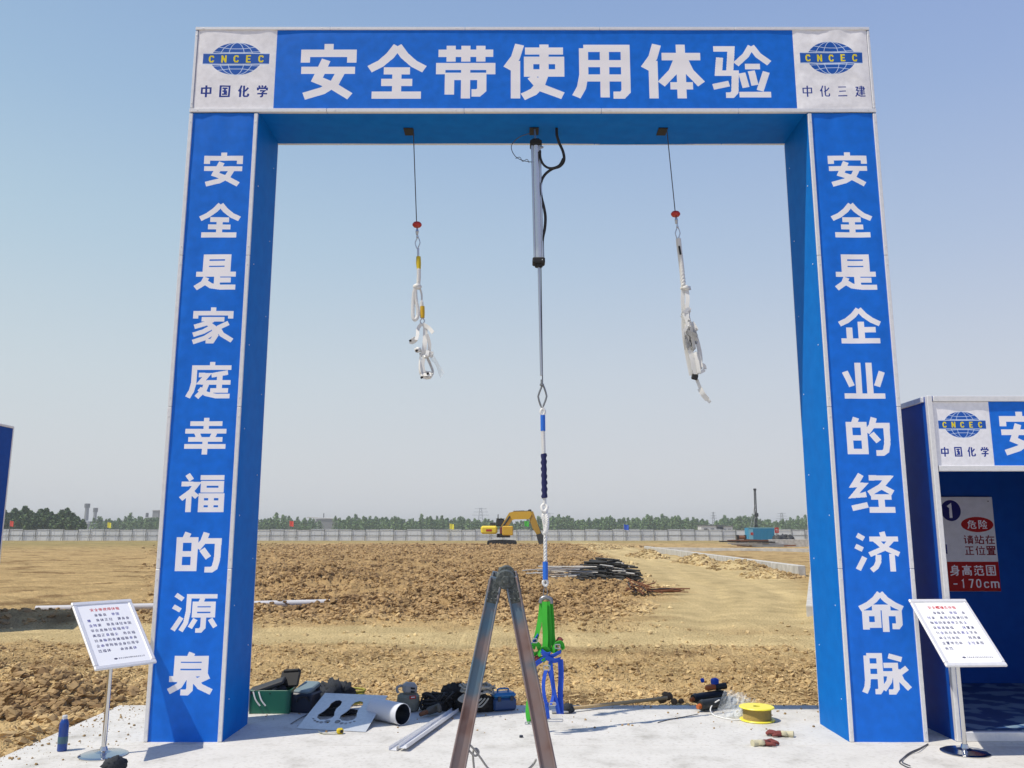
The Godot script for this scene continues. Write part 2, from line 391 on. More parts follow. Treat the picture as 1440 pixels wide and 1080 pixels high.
func print_mat(im: Image, rough := 0.42) -> StandardMaterial3D:
	var m := StandardMaterial3D.new(); m.albedo_texture = ImageTexture.create_from_image(im); m.roughness = rough; m.metallic_specular = 0.3; m.texture_repeat = false
	return m
var BLUE := Color(0.10, 0.43, 0.84)
var WHITE := Color(0.94, 0.93, 0.95)
func field(w: int, h: int, base: Color, salt: int, amount := 0.025) -> Image:
	# printed ground with the faint unevenness of ink and of dust on vinyl
	var im := Image.create(w, h, false, Image.FORMAT_RGB8); im.fill(base)
	var f := noise(0.02, 4, salt)
	for y in range(0, h, 4):
		for x in range(0, w, 4):
			var k := 1.0 + amount * 2.0 * f.get_noise_2d(x, y)
			im.fill_rect(Rect2i(x, y, 4, 4), Color(base.r * k, base.g * k, base.b * k))
	return im
func logo_image(words: String, w: int, h: int, bold: bool, wide: float, top: float) -> Image:
	# wide: share of the width taken by the band; top: middle of the globe as a share of the height
	var im := field(w, h, Color(0.92, 0.92, 0.94), 5, 0.02)
	var c := Vector2(w * 0.5, h * top); var rx := w * 0.325; var ry := h * 0.205
	var b := Color(0.15, 0.36, 0.70)
	fill_poly(im, ellipse(c, rx, ry), b)
	var line := Color(0.80, 0.86, 0.95)
	for k: float in [0.32, 0.66]:
		stroke(im, PackedVector2Array(ellipse(c, rx * k, ry, 40)) + PackedVector2Array([c + Vector2(rx * k, 0)]), w * 0.008, line, 1.0)
	for k: float in [-0.72, -0.45, 0.45, 0.72]:
		var half := rx * sqrt(1.0 - k * k)
		stroke(im, PackedVector2Array([c + Vector2(-half, ry * k), c + Vector2(-half * 0.4, ry * k * 0.86), c + Vector2(half * 0.4, ry * k * 0.86), c + Vector2(half, ry * k)]), w * 0.008, line, 1.0)
	var bw := w * wide; var bh := h * 0.125
	im.fill_rect(Rect2i(int(c.x - bw * 0.5), int(c.y - bh * 0.5 - h * 0.012), int(bw), int(bh + h * 0.024)), line)
	im.fill_rect(Rect2i(int(c.x - bw * 0.5), int(c.y - bh * 0.5), int(bw), int(bh)), b)
	for i in 5:
		var s := Vector2(w * 0.075, h * 0.095)
		glyph(im, "CNCEC"[i], Rect2(c + Vector2((i - 2) * bw * 0.187, 0) - s * 0.5, s), Color(0.90, 0.83, 0.12), 24.0)
	for i in words.length():
		var s := Vector2(w * 0.135, h * (0.15 if bold else 0.14))
		glyph(im, words[i], Rect2(Vector2(w * (0.5 + (i - 1.5) * 0.235), h * 0.78) - s * 0.5, s), Color(0.12, 0.22, 0.56), 16.0 if bold else 11.0)
	return im
# ---------------------------------------------------------------- soil
var n_roll := noise(0.07, 3, 11)
var n_mid := noise(0.55, 3, 12)
var n_lump := noise(2.2, 3, 13)
var n_fine := noise(7.0, 2, 14)
var n_patch := noise(0.16, 3, 15)
var n_rut := noise(0.25, 2, 16)
var n_edge := noise(0.45, 3, 17)
# heaps: x, depth, half width, half depth, height
var heaps := [[-5.7, 9.6, 1.5, 0.55, 0.30], [-4.75, 9.0, 0.62, 0.30, 0.26], [-5.3, 8.55, 0.9, 0.22, 0.08], [-3.0, 19.8, 1.3, 0.6, 0.22], [-1.6, 20.6, 1.1, 0.5, 0.20], [-6.5, 31.0, 2.0, 0.9, 0.32], [-8.2, 36.0, 1.6, 1.0, 0.4], [-0.6, 32.0, 1.8, 0.8, 0.25], [1.6, 15.9, 1.2, 0.35, 0.14], [2.6, 13.2, 1.4, 0.3, 0.08], [0.9, 11.3, 0.7, 0.35, 0.10], [2.9, 10.9, 1.2, 0.4, 0.07], [-9.5, 17.4, 3.4, 1.0, 0.16],
	[9.6, 60.0, 1.2, 3.5, 0.55], [10.4, 48.0, 1.1, 3.0, 0.5], [11.0, 41.0, 1.3, 2.2, 0.45], [10.3, 34.0, 1.0, 2.0, 0.3], [-3.0, 106.0, 14.0, 8.0, 0.25], [9.0, 100.0, 7.0, 5.0, 0.3], [3.0, 92.0, 8.0, 5.0, 0.1]]
func heap(x: float, d: float) -> float:
	var h := 0.0
	for q: Array in heaps:
		var a: float = (x - q[0]) / q[2]; var b: float = (d - q[1]) / q[3]
		var r := a * a + b * b
		if r < 4.0: h += float(q[4]) * exp(-r * 1.6)
	return h
func lane(d: float) -> Vector2:
	# middle and half width of the beaten track at a depth
	if d < 26.0: return Vector2(lerpf(4.6, 7.2, clampf((d - 17.0) / 9.0, 0, 1)), 2.2)
	if d < 41.0: return Vector2(lerpf(7.2, 8.6, (d - 26.0) / 15.0), lerpf(2.2, 2.9, (d - 26.0) / 15.0))
	if d < 75.0: return Vector2(lerpf(8.6, 10.4, (d - 41.0) / 34.0), lerpf(2.9, 2.3, (d - 41.0) / 34.0))
	return Vector2(lerpf(10.4, 14.0, clampf((d - 75.0) / 100.0, 0, 1)), 2.6)
func track(x: float, d: float) -> float:
	var w := n_edge.get_noise_2d(x, d) * 1.1
	var l := lane(d)
	var a := 0.0
	if d > 14.0: a = (1.0 - smoothstep(l.y - 0.7, l.y + 0.9, absf(x - l.x) + w)) * smoothstep(14.0, 17.0, d)
	var b := (1.0 - smoothstep(0.75, 1.7, absf(d - 14.7 + 0.05 * x) + w * 0.7)) * (1.0 - smoothstep(5.5, 8.0, x))
	return maxf(a, b)
func turned(x: float, d: float) -> float:
	# how freshly dug the soil is
	if d < 15.5: return 0.0
	var right := lane(d).x - lane(d).y - 0.2
	var w := n_edge.get_noise_2d(x, d) * 1.6
	var r := smoothstep(16.4, 18.4, d + w * 0.6) * (1.0 - smoothstep(120.0, 150.0, d)) * (1.0 - smoothstep(right - 1.2, right + 0.4, x + w)) * smoothstep(-0.44, -0.36, x / d + w * 0.01)
	return r
func ground(x: float, d: float) -> float:
	var far := clampf(d / 40.0, 0.0, 1.0)
	var tr := track(x, d); var tn := turned(x, d)
	var h := SOIL + n_roll.get_noise_2d(x, d) * 0.10 * smoothstep(9.0, 18.0, d) * (1.0 - smoothstep(130.0, 180.0, d)) + heap(x, d)
	h += n_mid.get_noise_2d(x, d) * (0.035 + 0.16 * tn) * (1.0 - 0.75 * tr)
	var lump := n_lump.get_noise_2d(x, d)
	h += (absf(lump) * -0.5 + lump) * (0.036 + 0.15 * tn) * (1.0 - 0.8 * tr)
	if d < 60.0: h += n_fine.get_noise_2d(x, d) * (0.020 + 0.055 * tn) * (1.0 - 0.7 * tr)
	# wheel ruts along the crossing lane and along the curved one
	var u := d - 14.7 + 0.05 * x + n_rut.get_noise_2d(x * 0.4, 3.0) * 0.4
	if d < 18.0 and x < 7.0: h -= 0.045 * (exp(-pow((u - 0.75) * 5.0, 2.0)) + exp(-pow((u + 0.75) * 5.0, 2.0))) + 0.02 * exp(-pow((u - 0.1) * 6.0, 2.0))
	if d > 15.0 and d < 120.0:
		var l := lane(d); var s := x - l.x + n_rut.get_noise_2d(d * 0.4, 9.0) * 0.6
		h -= 0.05 * (exp(-pow((s - 1.0) * 3.0, 2.0)) + exp(-pow((s + 0.9) * 3.0, 2.0)))
	# soil laps against the slab
	if d < 9.6 and x > -4.4: h += 0.05 * (1.0 - smoothstep(8.3, 9.2, d)) * (0.4 + n_mid.get_noise_2d(x * 2.0, d * 2.0))
	return minf(h, -0.035) if x > -3.75 and d < 8.32 else h
func tone(x: float, d: float) -> Color:
	var tr := track(x, d); var tn := turned(x, d)
	var p := n_patch.get_noise_2d(x, d) * 0.5 + 0.5
	var q := n_lump.get_noise_2d(x * 0.7 + 50.0, d * 0.7) * 0.5 + 0.5
	var c := Vector3(.54, .385, .195).lerp(Vector3(.43, .298, .15), p)
	c = c.lerp(Vector3(.39, .258, .128), tn * 0.85)
	c = c.lerp(Vector3(.60, .465, .25), tr * 0.9)
	c = c.lerp(Vector3(.27, .172, .088), clampf((q - 0.62) * 2.2, 0.0, 1.0) * (0.3 + 0.5 * tn) * (1.0 - tr))
	# damp earth in patches
	c = c.lerp(Vector3(.19, .118, .062), clampf((n_mid.get_noise_2d(x * 0.55 - 20.0, d * 0.55) - 0.18) * 2.4, 0.0, 0.75) * (1.0 - tr))
	# streaks left by wheels and blades
	var l := lane(d)
	var far := smoothstep(17.0, 20.0, d) * (1.0 - smoothstep(2.5, 5.0, absf(x - l.x)))
	var sk := lerpf(n_edge.get_noise_2d(x * 0.12 + 70.0, d * 1.3), n_edge.get_noise_2d((x - l.x) * 2.2 + 30.0, d * 0.12), far)
	c *= 1.0 + 0.16 * sk * (1.0 - 0.7 * tn) + 0.22 * n_mid.get_noise_2d(x * 1.5, d * 1.5 + 30.0)
	# thin young grass far off on the field
	var g := smoothstep(70.0, 140.0, d) * (1.0 - smoothstep(-0.34, -0.24, x / maxf(d, 1.0)))
	g = maxf(g * (0.35 + 0.65 * p), smoothstep(120.0, 165.0, d) * 0.55)
	c = c.lerp(Vector3(.26, .225, .10), clampf(g, 0.0, 0.85))
	c *= Vector3(1.15, 1.19, 1.19)
	return Color(c.x, c.y, c.z)
func build_ground() -> void:
	var rows := [-40.0, -15.0, -3.0, 4.0]
	var d := 7.0
	while d < 200.0:
		rows.append(d); d += 0.04 * pow(d / 10.0, 1.3)
	for e: float in [203, 210, 225, 260, 320, 420, 600, 900, 1500, 3000]: rows.append(e)
	var ts := []
	for i in 12: ts.append(-6.0 + 5.2 * sqrt(i / 12.0))
	for i in 761: ts.append(-0.8 + 1.6 * i / 760.0)
	for i in 12: ts.append(6.0 - 5.2 * sqrt((11 - i) / 12.0))
	var cols := ts.size(); var k := rows.size()
	var v := PackedVector3Array(); v.resize(cols * k); var c := PackedColorArray(); c.resize(cols * k); var n := PackedVector3Array(); n.resize(cols * k)
	for j in k:
		var z: float = rows[j]
		var w := maxf(z, 8.0)
		for i in cols:
			var x: float = ts[i] * w
			var near: bool = z > 4.5 and z < 230.0
			v[j * cols + i] = Vector3(x, ground(x, z) if near else SOIL, -z)
			c[j * cols + i] = tone(x, maxf(z, 7.0))
	for j in k:
		for i in cols:
			var a := v[j * cols + mini(i + 1, cols - 1)] - v[j * cols + maxi(i - 1, 0)]
			var b := v[mini(j + 1, k - 1) * cols + i] - v[maxi(j - 1, 0) * cols + i]
			n[j * cols + i] = a.cross(b).normalized()
	var idx := PackedInt32Array(); idx.resize((cols - 1) * (k - 1) * 6)
	var o := 0
	for j in k - 1:
		for i in cols - 1:
			var a := j * cols + i
			idx[o] = a; idx[o + 1] = a + cols; idx[o + 2] = a + 1; idx[o + 3] = a + 1; idx[o + 4] = a + cols; idx[o + 5] = a + cols + 1
			o += 6
	var arr := []; arr.resize(Mesh.ARRAY_MAX)
	arr[Mesh.ARRAY_VERTEX] = v; arr[Mesh.ARRAY_NORMAL] = n; arr[Mesh.ARRAY_COLOR] = c; arr[Mesh.ARRAY_INDEX] = idx
	var am := ArrayMesh.new(); am.add_surface_from_arrays(Mesh.PRIMITIVE_TRIANGLES, arr)
	structure("ground", am, M.soil)
func rock(salt: int, squash := 0.85) -> B:
	var f := noise(0.9, 2, salt)
	var b := B.new()
	var lon := 7; var lat := 5
	var pos := []
	for j in lat + 1:
		for i in lon:
			var th := PI * j / lat; var ph := TAU * (i + 0.5 * (j % 2)) / lon
			var d := Vector3(sin(th) * cos(ph), cos(th), sin(th) * sin(ph))
			pos.append(d * Vector3(1, squash, 1) * (1.0 + 0.5 * f.get_noise_3dv(d * 1.3)) * (0.82 + 0.36 * fposmod(sin(float(i * 37 + j * 91 + salt)) * 43.7, 1.0)))
	for j in lat:
		for i in lon:
			var p = pos[j * lon + i]; var q = pos[j * lon + (i + 1) % lon]; var r = pos[(j + 1) * lon + (i + 1) % lon]; var s = pos[(j + 1) * lon + i]
			if j > 0: b.flat(p, q, r, p + q + r)
			if j < lat - 1: b.flat(p, r, s, p + r + s)
	return b
func scatter(called: String, label: String, category: String, mesh: Mesh, m: Material, at: Array, tints: Array) -> void:
	var mm := MultiMesh.new(); mm.transform_format = MultiMesh.TRANSFORM_3D; mm.use_colors = true; mm.mesh = mesh; mm.instance_count = at.size()
	for i in at.size():
		mm.set_instance_transform(i, at[i]); mm.set_instance_color(i, tints[i])
	var o := MultiMeshInstance3D.new(); o.name = called; o.multimesh = mm; o.material_override = m; add_child(o, true)
	o.set_meta("kind", "stuff"); metas(o, label, category)
func any_turn(size: Vector3) -> Basis:
	return Basis.from_euler(Vector3(rng.randf_range(-0.6, 0.6), rng.randf() * TAU, rng.randf_range(-0.6, 0.6))) * Basis.from_scale(size)
func build_clods() -> void:
	var at := []; var tint := []
	var add := func(x: float, d: float, s: float, dark: float) -> void:
		var p := Vector3(x, ground(x, d) + s * 0.15, -d)
		at.append(Transform3D(any_turn(Vector3(s, s * rng.randf_range(0.6, 1.0), s * rng.randf_range(0.7, 1.2))), p))
		var g := tone(x, d)
		var c := Vector3(g.r, g.g, g.b).lerp(Vector3(.19, .118, .062), dark * 0.75) * rng.randf_range(0.85, 1.2)
		tint.append(Color(c.x, c.y, c.z))
	var k := 0
	while k < 70000:
		var d := 1.0 / rng.randf_range(1.0 / 128.0, 1.0 / 16.5)
		var x := rng.randf_range(-0.46, 0.2) * d
		if d > 60.0: x = rng.randf_range(-0.44, 0.16) * d
		if rng.randf() > turned(x, d): continue
		if n_mid.get_noise_2d(x * 0.45, d * 0.45) + 0.7 * n_patch.get_noise_2d(x, d) < rng.randf_range(-0.55, 0.35): continue
		add.call(x, d, pow(rng.randf(), 3.5) * 0.085 * (0.5 + d / 70.0) + 0.010 * (0.8 + d / 26.0), rng.randf() * 0.7)
		k += 1
	for i in 500:
		var d := 1.0 / rng.randf_range(1.0 / 60.0, 1.0 / 17.5)
		var x := rng.randf_range(-0.42, 0.12) * d
		if rng.randf() < turned(x, d) and n_mid.get_noise_2d(x * 0.5 + 5.0, d * 0.5) > 0.0: add.call(x, d, rng.randf_range(0.05, 0.13), 0.3 + rng.randf() * 0.7)
	k = 0
	while k < 24000:
		var d := 1.0 / rng.randf_range(1.0 / 17.5, 1.0 / 8.34)
		var x := rng.randf_range(-0.72, 0.72) * d
		if rng.randf() < track(x, d) * 0.9: continue
		if n_mid.get_noise_2d(x * 1.3 + 9.0, d * 1.3) < rng.randf_range(-0.5, 0.35): continue
		add.call(x, d, pow(rng.randf(), 5.0) * 0.04 + 0.006, rng.randf() * 0.7)
		k += 1
	for h: Array in heaps:
		var n := 700 if h[0] < -4.0 and h[1] < 10.0 else (160 if h[1] < 17.0 else 600)
		if h[1] > 90.0: n = 900
		for i in n:
			var a := rng.randf() * TAU; var r := sqrt(rng.randf()) * 1.15
			var x: float = h[0] + cos(a) * r * h[2]; var d: float = h[1] + sin(a) * r * h[3]
			if d < 8.4 and x > -3.9: continue
			add.call(x, d, (pow(rng.randf(), 3.0) * (0.085 if n == 700 else (0.09 if n > 500 else 0.045)) + 0.009) * (0.6 + float(h[1]) / 60.0), (0.7 if n == 700 else 0.25) + rng.randf() * (0.5 if n == 700 else 0.75))
	# crumbs along the edge of the slab
	for i in 1500:
		var x := rng.randf_range(-3.9, 6.5)
		add.call(x, 8.36 + pow(rng.randf(), 2.0) * 0.5, pow(rng.randf(), 3.0) * 0.05 + 0.008, rng.randf() * 0.8)
	for i in 900:
		add.call(-3.76 - pow(rng.randf(), 2.0) * 0.8, rng.randf_range(5.8, 8.4), pow(rng.randf(), 3.0) * 0.05 + 0.008, rng.randf() * 0.8)
	for i in 1500:
		var e := pow(rng.randf(), 2.2)
		var x := rng.randf_range(-3.7, 6.0); var d := 8.24 - e * 1.1
		if i % 4 == 0: x = -3.68 + e * 0.7; d = rng.randf_range(5.9, 8.2)
		var s := pow(rng.randf(), 5.0) * 0.010 + 0.0018
		at.append(Transform3D(any_turn(Vector3.ONE * s), Vector3(x, s * 0.4, -d)))
		var c := rng.randf_range(0.7, 1.1)
		tint.append(Color(.42 * c, .29 * c, .15 * c))
	scatter("soil_clods", "loose brown clods of dug soil strewn over the site", "soil", rock(3).mesh(), M.clod, at, tint)
	# chips and straw lying on the near soil
	at = []; tint = []
	k = 0
	while k < 12000:
		var d := 1.0 / rng.randf_range(1.0 / 15.0, 1.0 / 8.4)
		var x := rng.randf_range(-0.7, 0.72) * d
		if rng.randf() < track(x, d) * 0.8 or (d < 8.5 and x > -3.9): continue
		if n_patch.get_noise_2d(x * 2.0, d * 2.0 + 40.0) < rng.randf_range(-0.6, 0.3): continue
		var l := rng.randf_range(0.02, 0.07) * (1.0 + 0.8 * pow(rng.randf(), 5.0))
		at.append(Transform3D(Basis.from_euler(Vector3(rng.randf_range(-0.35, 0.35), rng.randf() * TAU, rng.randf_range(-0.3, 0.3))) * Basis.from_scale(Vector3(l, l * 0.3, rng.randf_range(0.006, 0.016))), Vector3(x, ground(x, d) + 0.012, -d)))
		var s := rng.randf_range(0.75, 1.25)
		tint.append(Color(.56 * s, .42 * s, .22 * s))
		k += 1
	var b := B.new()
	b.ribbon([Vector3(-.5, 0, 0), Vector3(-.2, .18, 0), Vector3(.15, .16, 0), Vector3(.5, 0.02, 0)], Vector3.BACK, 1.0, 0.12)
	scatter("straw_litter", "pale straw and dry chips littering the soil behind the slab", "straw", b.mesh(), M.clod, at, tint)
func build_slab() -> void:
	var b := B.new()
	b.box(Vector3(3.15, -0.2, -3.395), Vector3(13.7, 0.4, 6.69), Basis.IDENTITY, 0.006)
	b.box(Vector3(3.15, -0.2, -7.498), Vector3(13.7, 0.4, 1.504), Basis.IDENTITY, 0.006)
	structure("concrete_slab", b.mesh(), M.concrete)
# ---------------------------------------------------------------- arch
func wrinkle(salt: int, amount: float) -> Callable:
	var f := noise(1.0, 3, salt)
	return func(a: float, b: float) -> float: return amount * maxf(0.0, 0.45 + f.get_noise_2d(a * 1.6, b * 5.0)) * smoothstep(0.0, 0.06, a) * smoothstep(0.0, 0.06, 1.0 - a)
func trims(parent: Node, a: Vector3, b: Vector3, w: float, pieces: int, side := Vector3.RIGHT) -> void:
	for i in pieces:
		var s := B.new()
		var p := a.lerp(b, (i + 0.001) / pieces); var q := a.lerp(b, (i + 1.0) / pieces) - (b - a).normalized() * 0.002
		s.bar(p, q, w * 0.8, w * 0.8, side, 0.003)
		for t: float in [0.06, 0.94]:
			s.lathe([Vector2(0, 0.0045), Vector2(0.005, 0.003), Vector2(0.006, 0)], p.lerp(q, t) + Vector3(0, 0, w * 0.4), Basis(Vector3.RIGHT, Vector3.BACK, Vector3.DOWN), 8)
		part(parent, "trim", s, M.alu)
func column_image(words: String, w: float, h: float, x: float, top: float) -> Image:
	# a metre is 380 pixels; top: height of the middle of the first character under the top of the panel
	var im := field(int(w * 380), int(h * 380), BLUE, words.length() + int(x * 100), 0.03)
	for i in words.length():
		var s := Vector2(.368, .312) * 380.0
		glyph(im, words[i], Rect2(Vector2(x, top + i * 0.4695) * 380.0 - s * 0.5, s), WHITE)
	return im
func dented(b: B, o: Vector3, u: Vector3, w: Vector3, salt: int, amount := 0.005) -> void:
	b.sheet(o, u, w, 8, 40, wrinkle(salt, amount))
func build_arch() -> void:
	var x0 := -2.862; var x1 := 3.232; var cw := 0.612; var top := 6.1; var low := 5.28; var zf := ARCH; var zr := ARCH - 0.62
	var a := thing("training_arch", "tall blue archway frame with white lettering and silver edge trims", "archway", Vector3(0.185, 0, zf - 0.31))
	for s in 2:
		var l: float = x0 if s == 0 else x1 - cw
		var r := l + cw
		var b := B.new()
		# sheet metal faces with shallow dents: inner and outer side, back
		dented(b, Vector3(r, low, zf), Vector3(0, 0, zr - zf), Vector3(0, -low, 0), 21 + s)
		dented(b, Vector3(l, low, zr), Vector3(0, 0, zf - zr), Vector3(0, -low, 0), 31 + s)
		dented(b, Vector3(r, low, zr), Vector3(l - r, 0, 0), Vector3(0, -low, 0), 41 + s)
		b.quad(Vector3(l, low, zf), Vector3(r, low, zf), Vector3(r, 0, zf), Vector3(l, 0, zf), Vector3.BACK)
		var col := part(a, "column", b, M.blue_paint)
		var f := B.new()
		f.sheet(Vector3(l + .03, low - .02, zf + .005), Vector3(cw - .06, 0, 0), Vector3(0, -low + .02, 0), 12, 90, wrinkle(51 + s, 0.010))
		part(col, "lettered_panel", f, print_mat(column_image("安全是家庭幸福的源泉" if s == 0 else "安全是企业的经济命脉", cw - .06, low - .02, (0.299 if s == 0 else 0.291), .522)))
		for e: float in [l + .018, r - .018]:
			trims(col, Vector3(e, 0.001, zf + .002), Vector3(e, low - .02, zf + .002), 0.04, 4)
			trims(col, Vector3(e, 0.001, zr - .002), Vector3(e, low - .02, zr - .002), 0.04, 2)
		# rivets
		for k in 14:
			var q := B.new()
			var yy := 0.3 + k * 0.36
			var inner: float = r + 0.003 if s == 0 else l - 0.003
			q.blob(Vector3(inner, yy, zf - 0.09 - 0.42 * (k % 2)), Vector3(.004, .006, .006), 0.0, 1, Basis.IDENTITY, 6, 4)
			part(col, "rivet", q, M.alu)
	var bm := B.new()
	bm.sheet(Vector3(x0, top, zr), Vector3(x1 - x0, 0, 0), Vector3(0, 0, zf - zr), 30, 6, wrinkle(61, 0.0))
	var sf := B.new()
	sf.sheet(Vector3(x0 + cw, low, zf), Vector3(x1 - x0 - 2 * cw, 0, 0), Vector3(0, 0, zr - zf), 60, 8, wrinkle(62, 0.006))
	bm.quad(Vector3(x0, low, zf), Vector3(x0, top, zf), Vector3(x0, top, zr), Vector3(x0, low, zr), Vector3.LEFT)
	bm.quad(Vector3(x1, low, zf), Vector3(x1, top, zf), Vector3(x1, top, zr), Vector3(x1, low, zr), Vector3.RIGHT)
	bm.quad(Vector3(x0, low, zr), Vector3(x1, low, zr), Vector3(x1, top, zr), Vector3(x0, top, zr), Vector3.FORWARD)
	bm.quad(Vector3(x0, low, zf), Vector3(x1, low, zf), Vector3(x1, top, zf), Vector3(x0, top, zf), Vector3.BACK)
	var beam := part(a, "beam", bm, M.blue_paint)
	part(beam, "soffit", sf, M.blue_paint)
	var h := top - low - .05
	var y := top - .025
	var lg := -2.122; var rg := 2.535
	var f := B.new()
	f.sheet(Vector3(lg, y, zf + .005), Vector3(rg - lg, 0, 0), Vector3(0, -h, 0), 90, 14, wrinkle(71, 0.005))
	var im := field(int((rg - lg) * 400), int(h * 400), BLUE, 8, 0.03)
	var words := "安全带使用体验"
	for i in 7:
		var s := Vector2(.535, .535) * 400.0
		glyph(im, words[i], Rect2(Vector2(-1.648 - lg + i * 0.6165, y - 5.675) * 400.0 - s * 0.5, s), WHITE)
	part(beam, "banner", f, print_mat(im))
	f = B.new()
	f.sheet(Vector3(x0 + .03, y, zf + .005), Vector3(lg - x0 - .03, 0, 0), Vector3(0, -h, 0), 14, 14, wrinkle(72, 0.008))
	part(beam, "logo_panel", f, print_mat(logo_image("中国化学", 512, 552, true, 0.84, 0.37)))
	f = B.new()
	f.sheet(Vector3(rg, y, zf + .005), Vector3(x1 - rg - .03, 0, 0), Vector3(0, -h, 0), 14, 14, wrinkle(73, 0.014))
	part(beam, "logo_panel", f, print_mat(logo_image("中化三建", 512, 568, false, 0.84, 0.36)))
	trims(beam, Vector3(x0, top - .012, zf + .002), Vector3(x1, top - .012, zf + .002), 0.036, 5, Vector3.UP)
	trims(beam, Vector3(x0, low + .008, zf + .003), Vector3(x1, low + .008, zf + .003), 0.044, 5, Vector3.UP)
	trims(beam, Vector3(x0 + .014, low + .035, zf + .001), Vector3(x0 + .014, top - .033, zf + .001), 0.03, 1)
	trims(beam, Vector3(x1 - .014, low + .035, zf + .001), Vector3(x1 - .014, top - .033, zf + .001), 0.03, 1)
	trims(beam, Vector3(x0, low + .01, zr - .002), Vector3(x1, low + .01, zr - .002), 0.036, 5, Vector3.UP)
	trims(beam, Vector3(x0, top - .012, zr - .002), Vector3(x1, top - .012, zr - .002), 0.036, 5, Vector3.UP)
	# square openings under the beam, rimmed in black, where the lines come out
	for p: Array in [[575, 184], [751, 183.5], [931, 184]]:
		var q := P(p[0], p[1], low)
		var o := B.new()
		o.box(Vector3(q.x, low - .006, q.z), Vector3(.085, .012, .14))
		part(beam, "line_outlet", o, M.black)

# ---------------------------------------------------------------- hanging gear
func snap_hook(parent: Node, called: String, top: Vector3, bottom: Vector3, w: float, m: Material) -> void:
	# a long diamond of bent rod with a swivel eye
	var c := (top + bottom) * 0.5; var x := Vector3.RIGHT * w
	var b := B.new()
	var s := []
	for k in 17:
		var a := TAU * k / 16.0
		var r := 1.0 - 0.22 * absf(sin(2.0 * a))
		s.append(c + Vector3(sin(a) * w * r, cos(a) * top.distance_to(bottom) * 0.5 * r, 0.0) + x * 0.1 * cos(a))
	b.tube(s, w * 0.22, 6)
	b.tube([top + Vector3(0, .01, 0), top + Vector3(0, .045, 0)], w * 0.3, 8)
	b.lathe([Vector2(0, -.012), Vector2(w * .5, -.008), Vector2(w * .5, .008), Vector2(0, .012)], top, Basis.IDENTITY, 10)
	part(parent, called, b, m)
func twisted(b: B, pts: Array, r: float) -> void:
	# three-strand rope
	var line := curve(pts, 14)
	for s in 3:
		var o := []
		for i in line.size():
			var d: Vector3 = (line[mini(i + 1, line.size() - 1)] - line[maxi(i - 1, 0)]).normalized()
			var u := d.cross(Vector3.BACK).normalized(); var v := d.cross(u)
			var a := TAU * s / 3.0 + i * 0.75
			o.append(line[i] + (u * cos(a) + v * sin(a)) * r * 0.55)
		b.tube(o, r * 0.62, 6)
func crumple(b: B, c: Vector3, rx: float, ry: float, n: int, w: float, salt: int) -> void:
	# flat webbing folded to and fro
	var r := RandomNumberGenerator.new(); r.seed = salt
	for i in n:
		var a := r.randf() * TAU
		var pts := []
		for k in 4:
			var t := a + (PI * 0.8 if k % 2 else 0.0) + r.randf_range(-.7, .7)
			pts.append(c + Vector3(cos(t) * rx, sin(t) * ry, r.randf_range(-.03, .03) + .012 * i))
		var ln: Array = curve(pts, 10)
		b.ribbon(ln, Vector3(r.randf_range(-.4, .4), r.randf_range(-.4, .4), 0) + Vector3(-sin(a), cos(a), .3), w, .004)
func disc(parent: Node, at: Vector3, r: float, lean: float) -> void:
	var b := B.new()
	b.lathe([Vector2(0, .022), Vector2(r * .75, .02), Vector2(r, .006), Vector2(r, -.006), Vector2(r * .75, -.02), Vector2(0, -.022)], at, Basis.from_euler(Vector3(0, 0, lean)), 20)
	part(parent, "stopper", b, M.red)
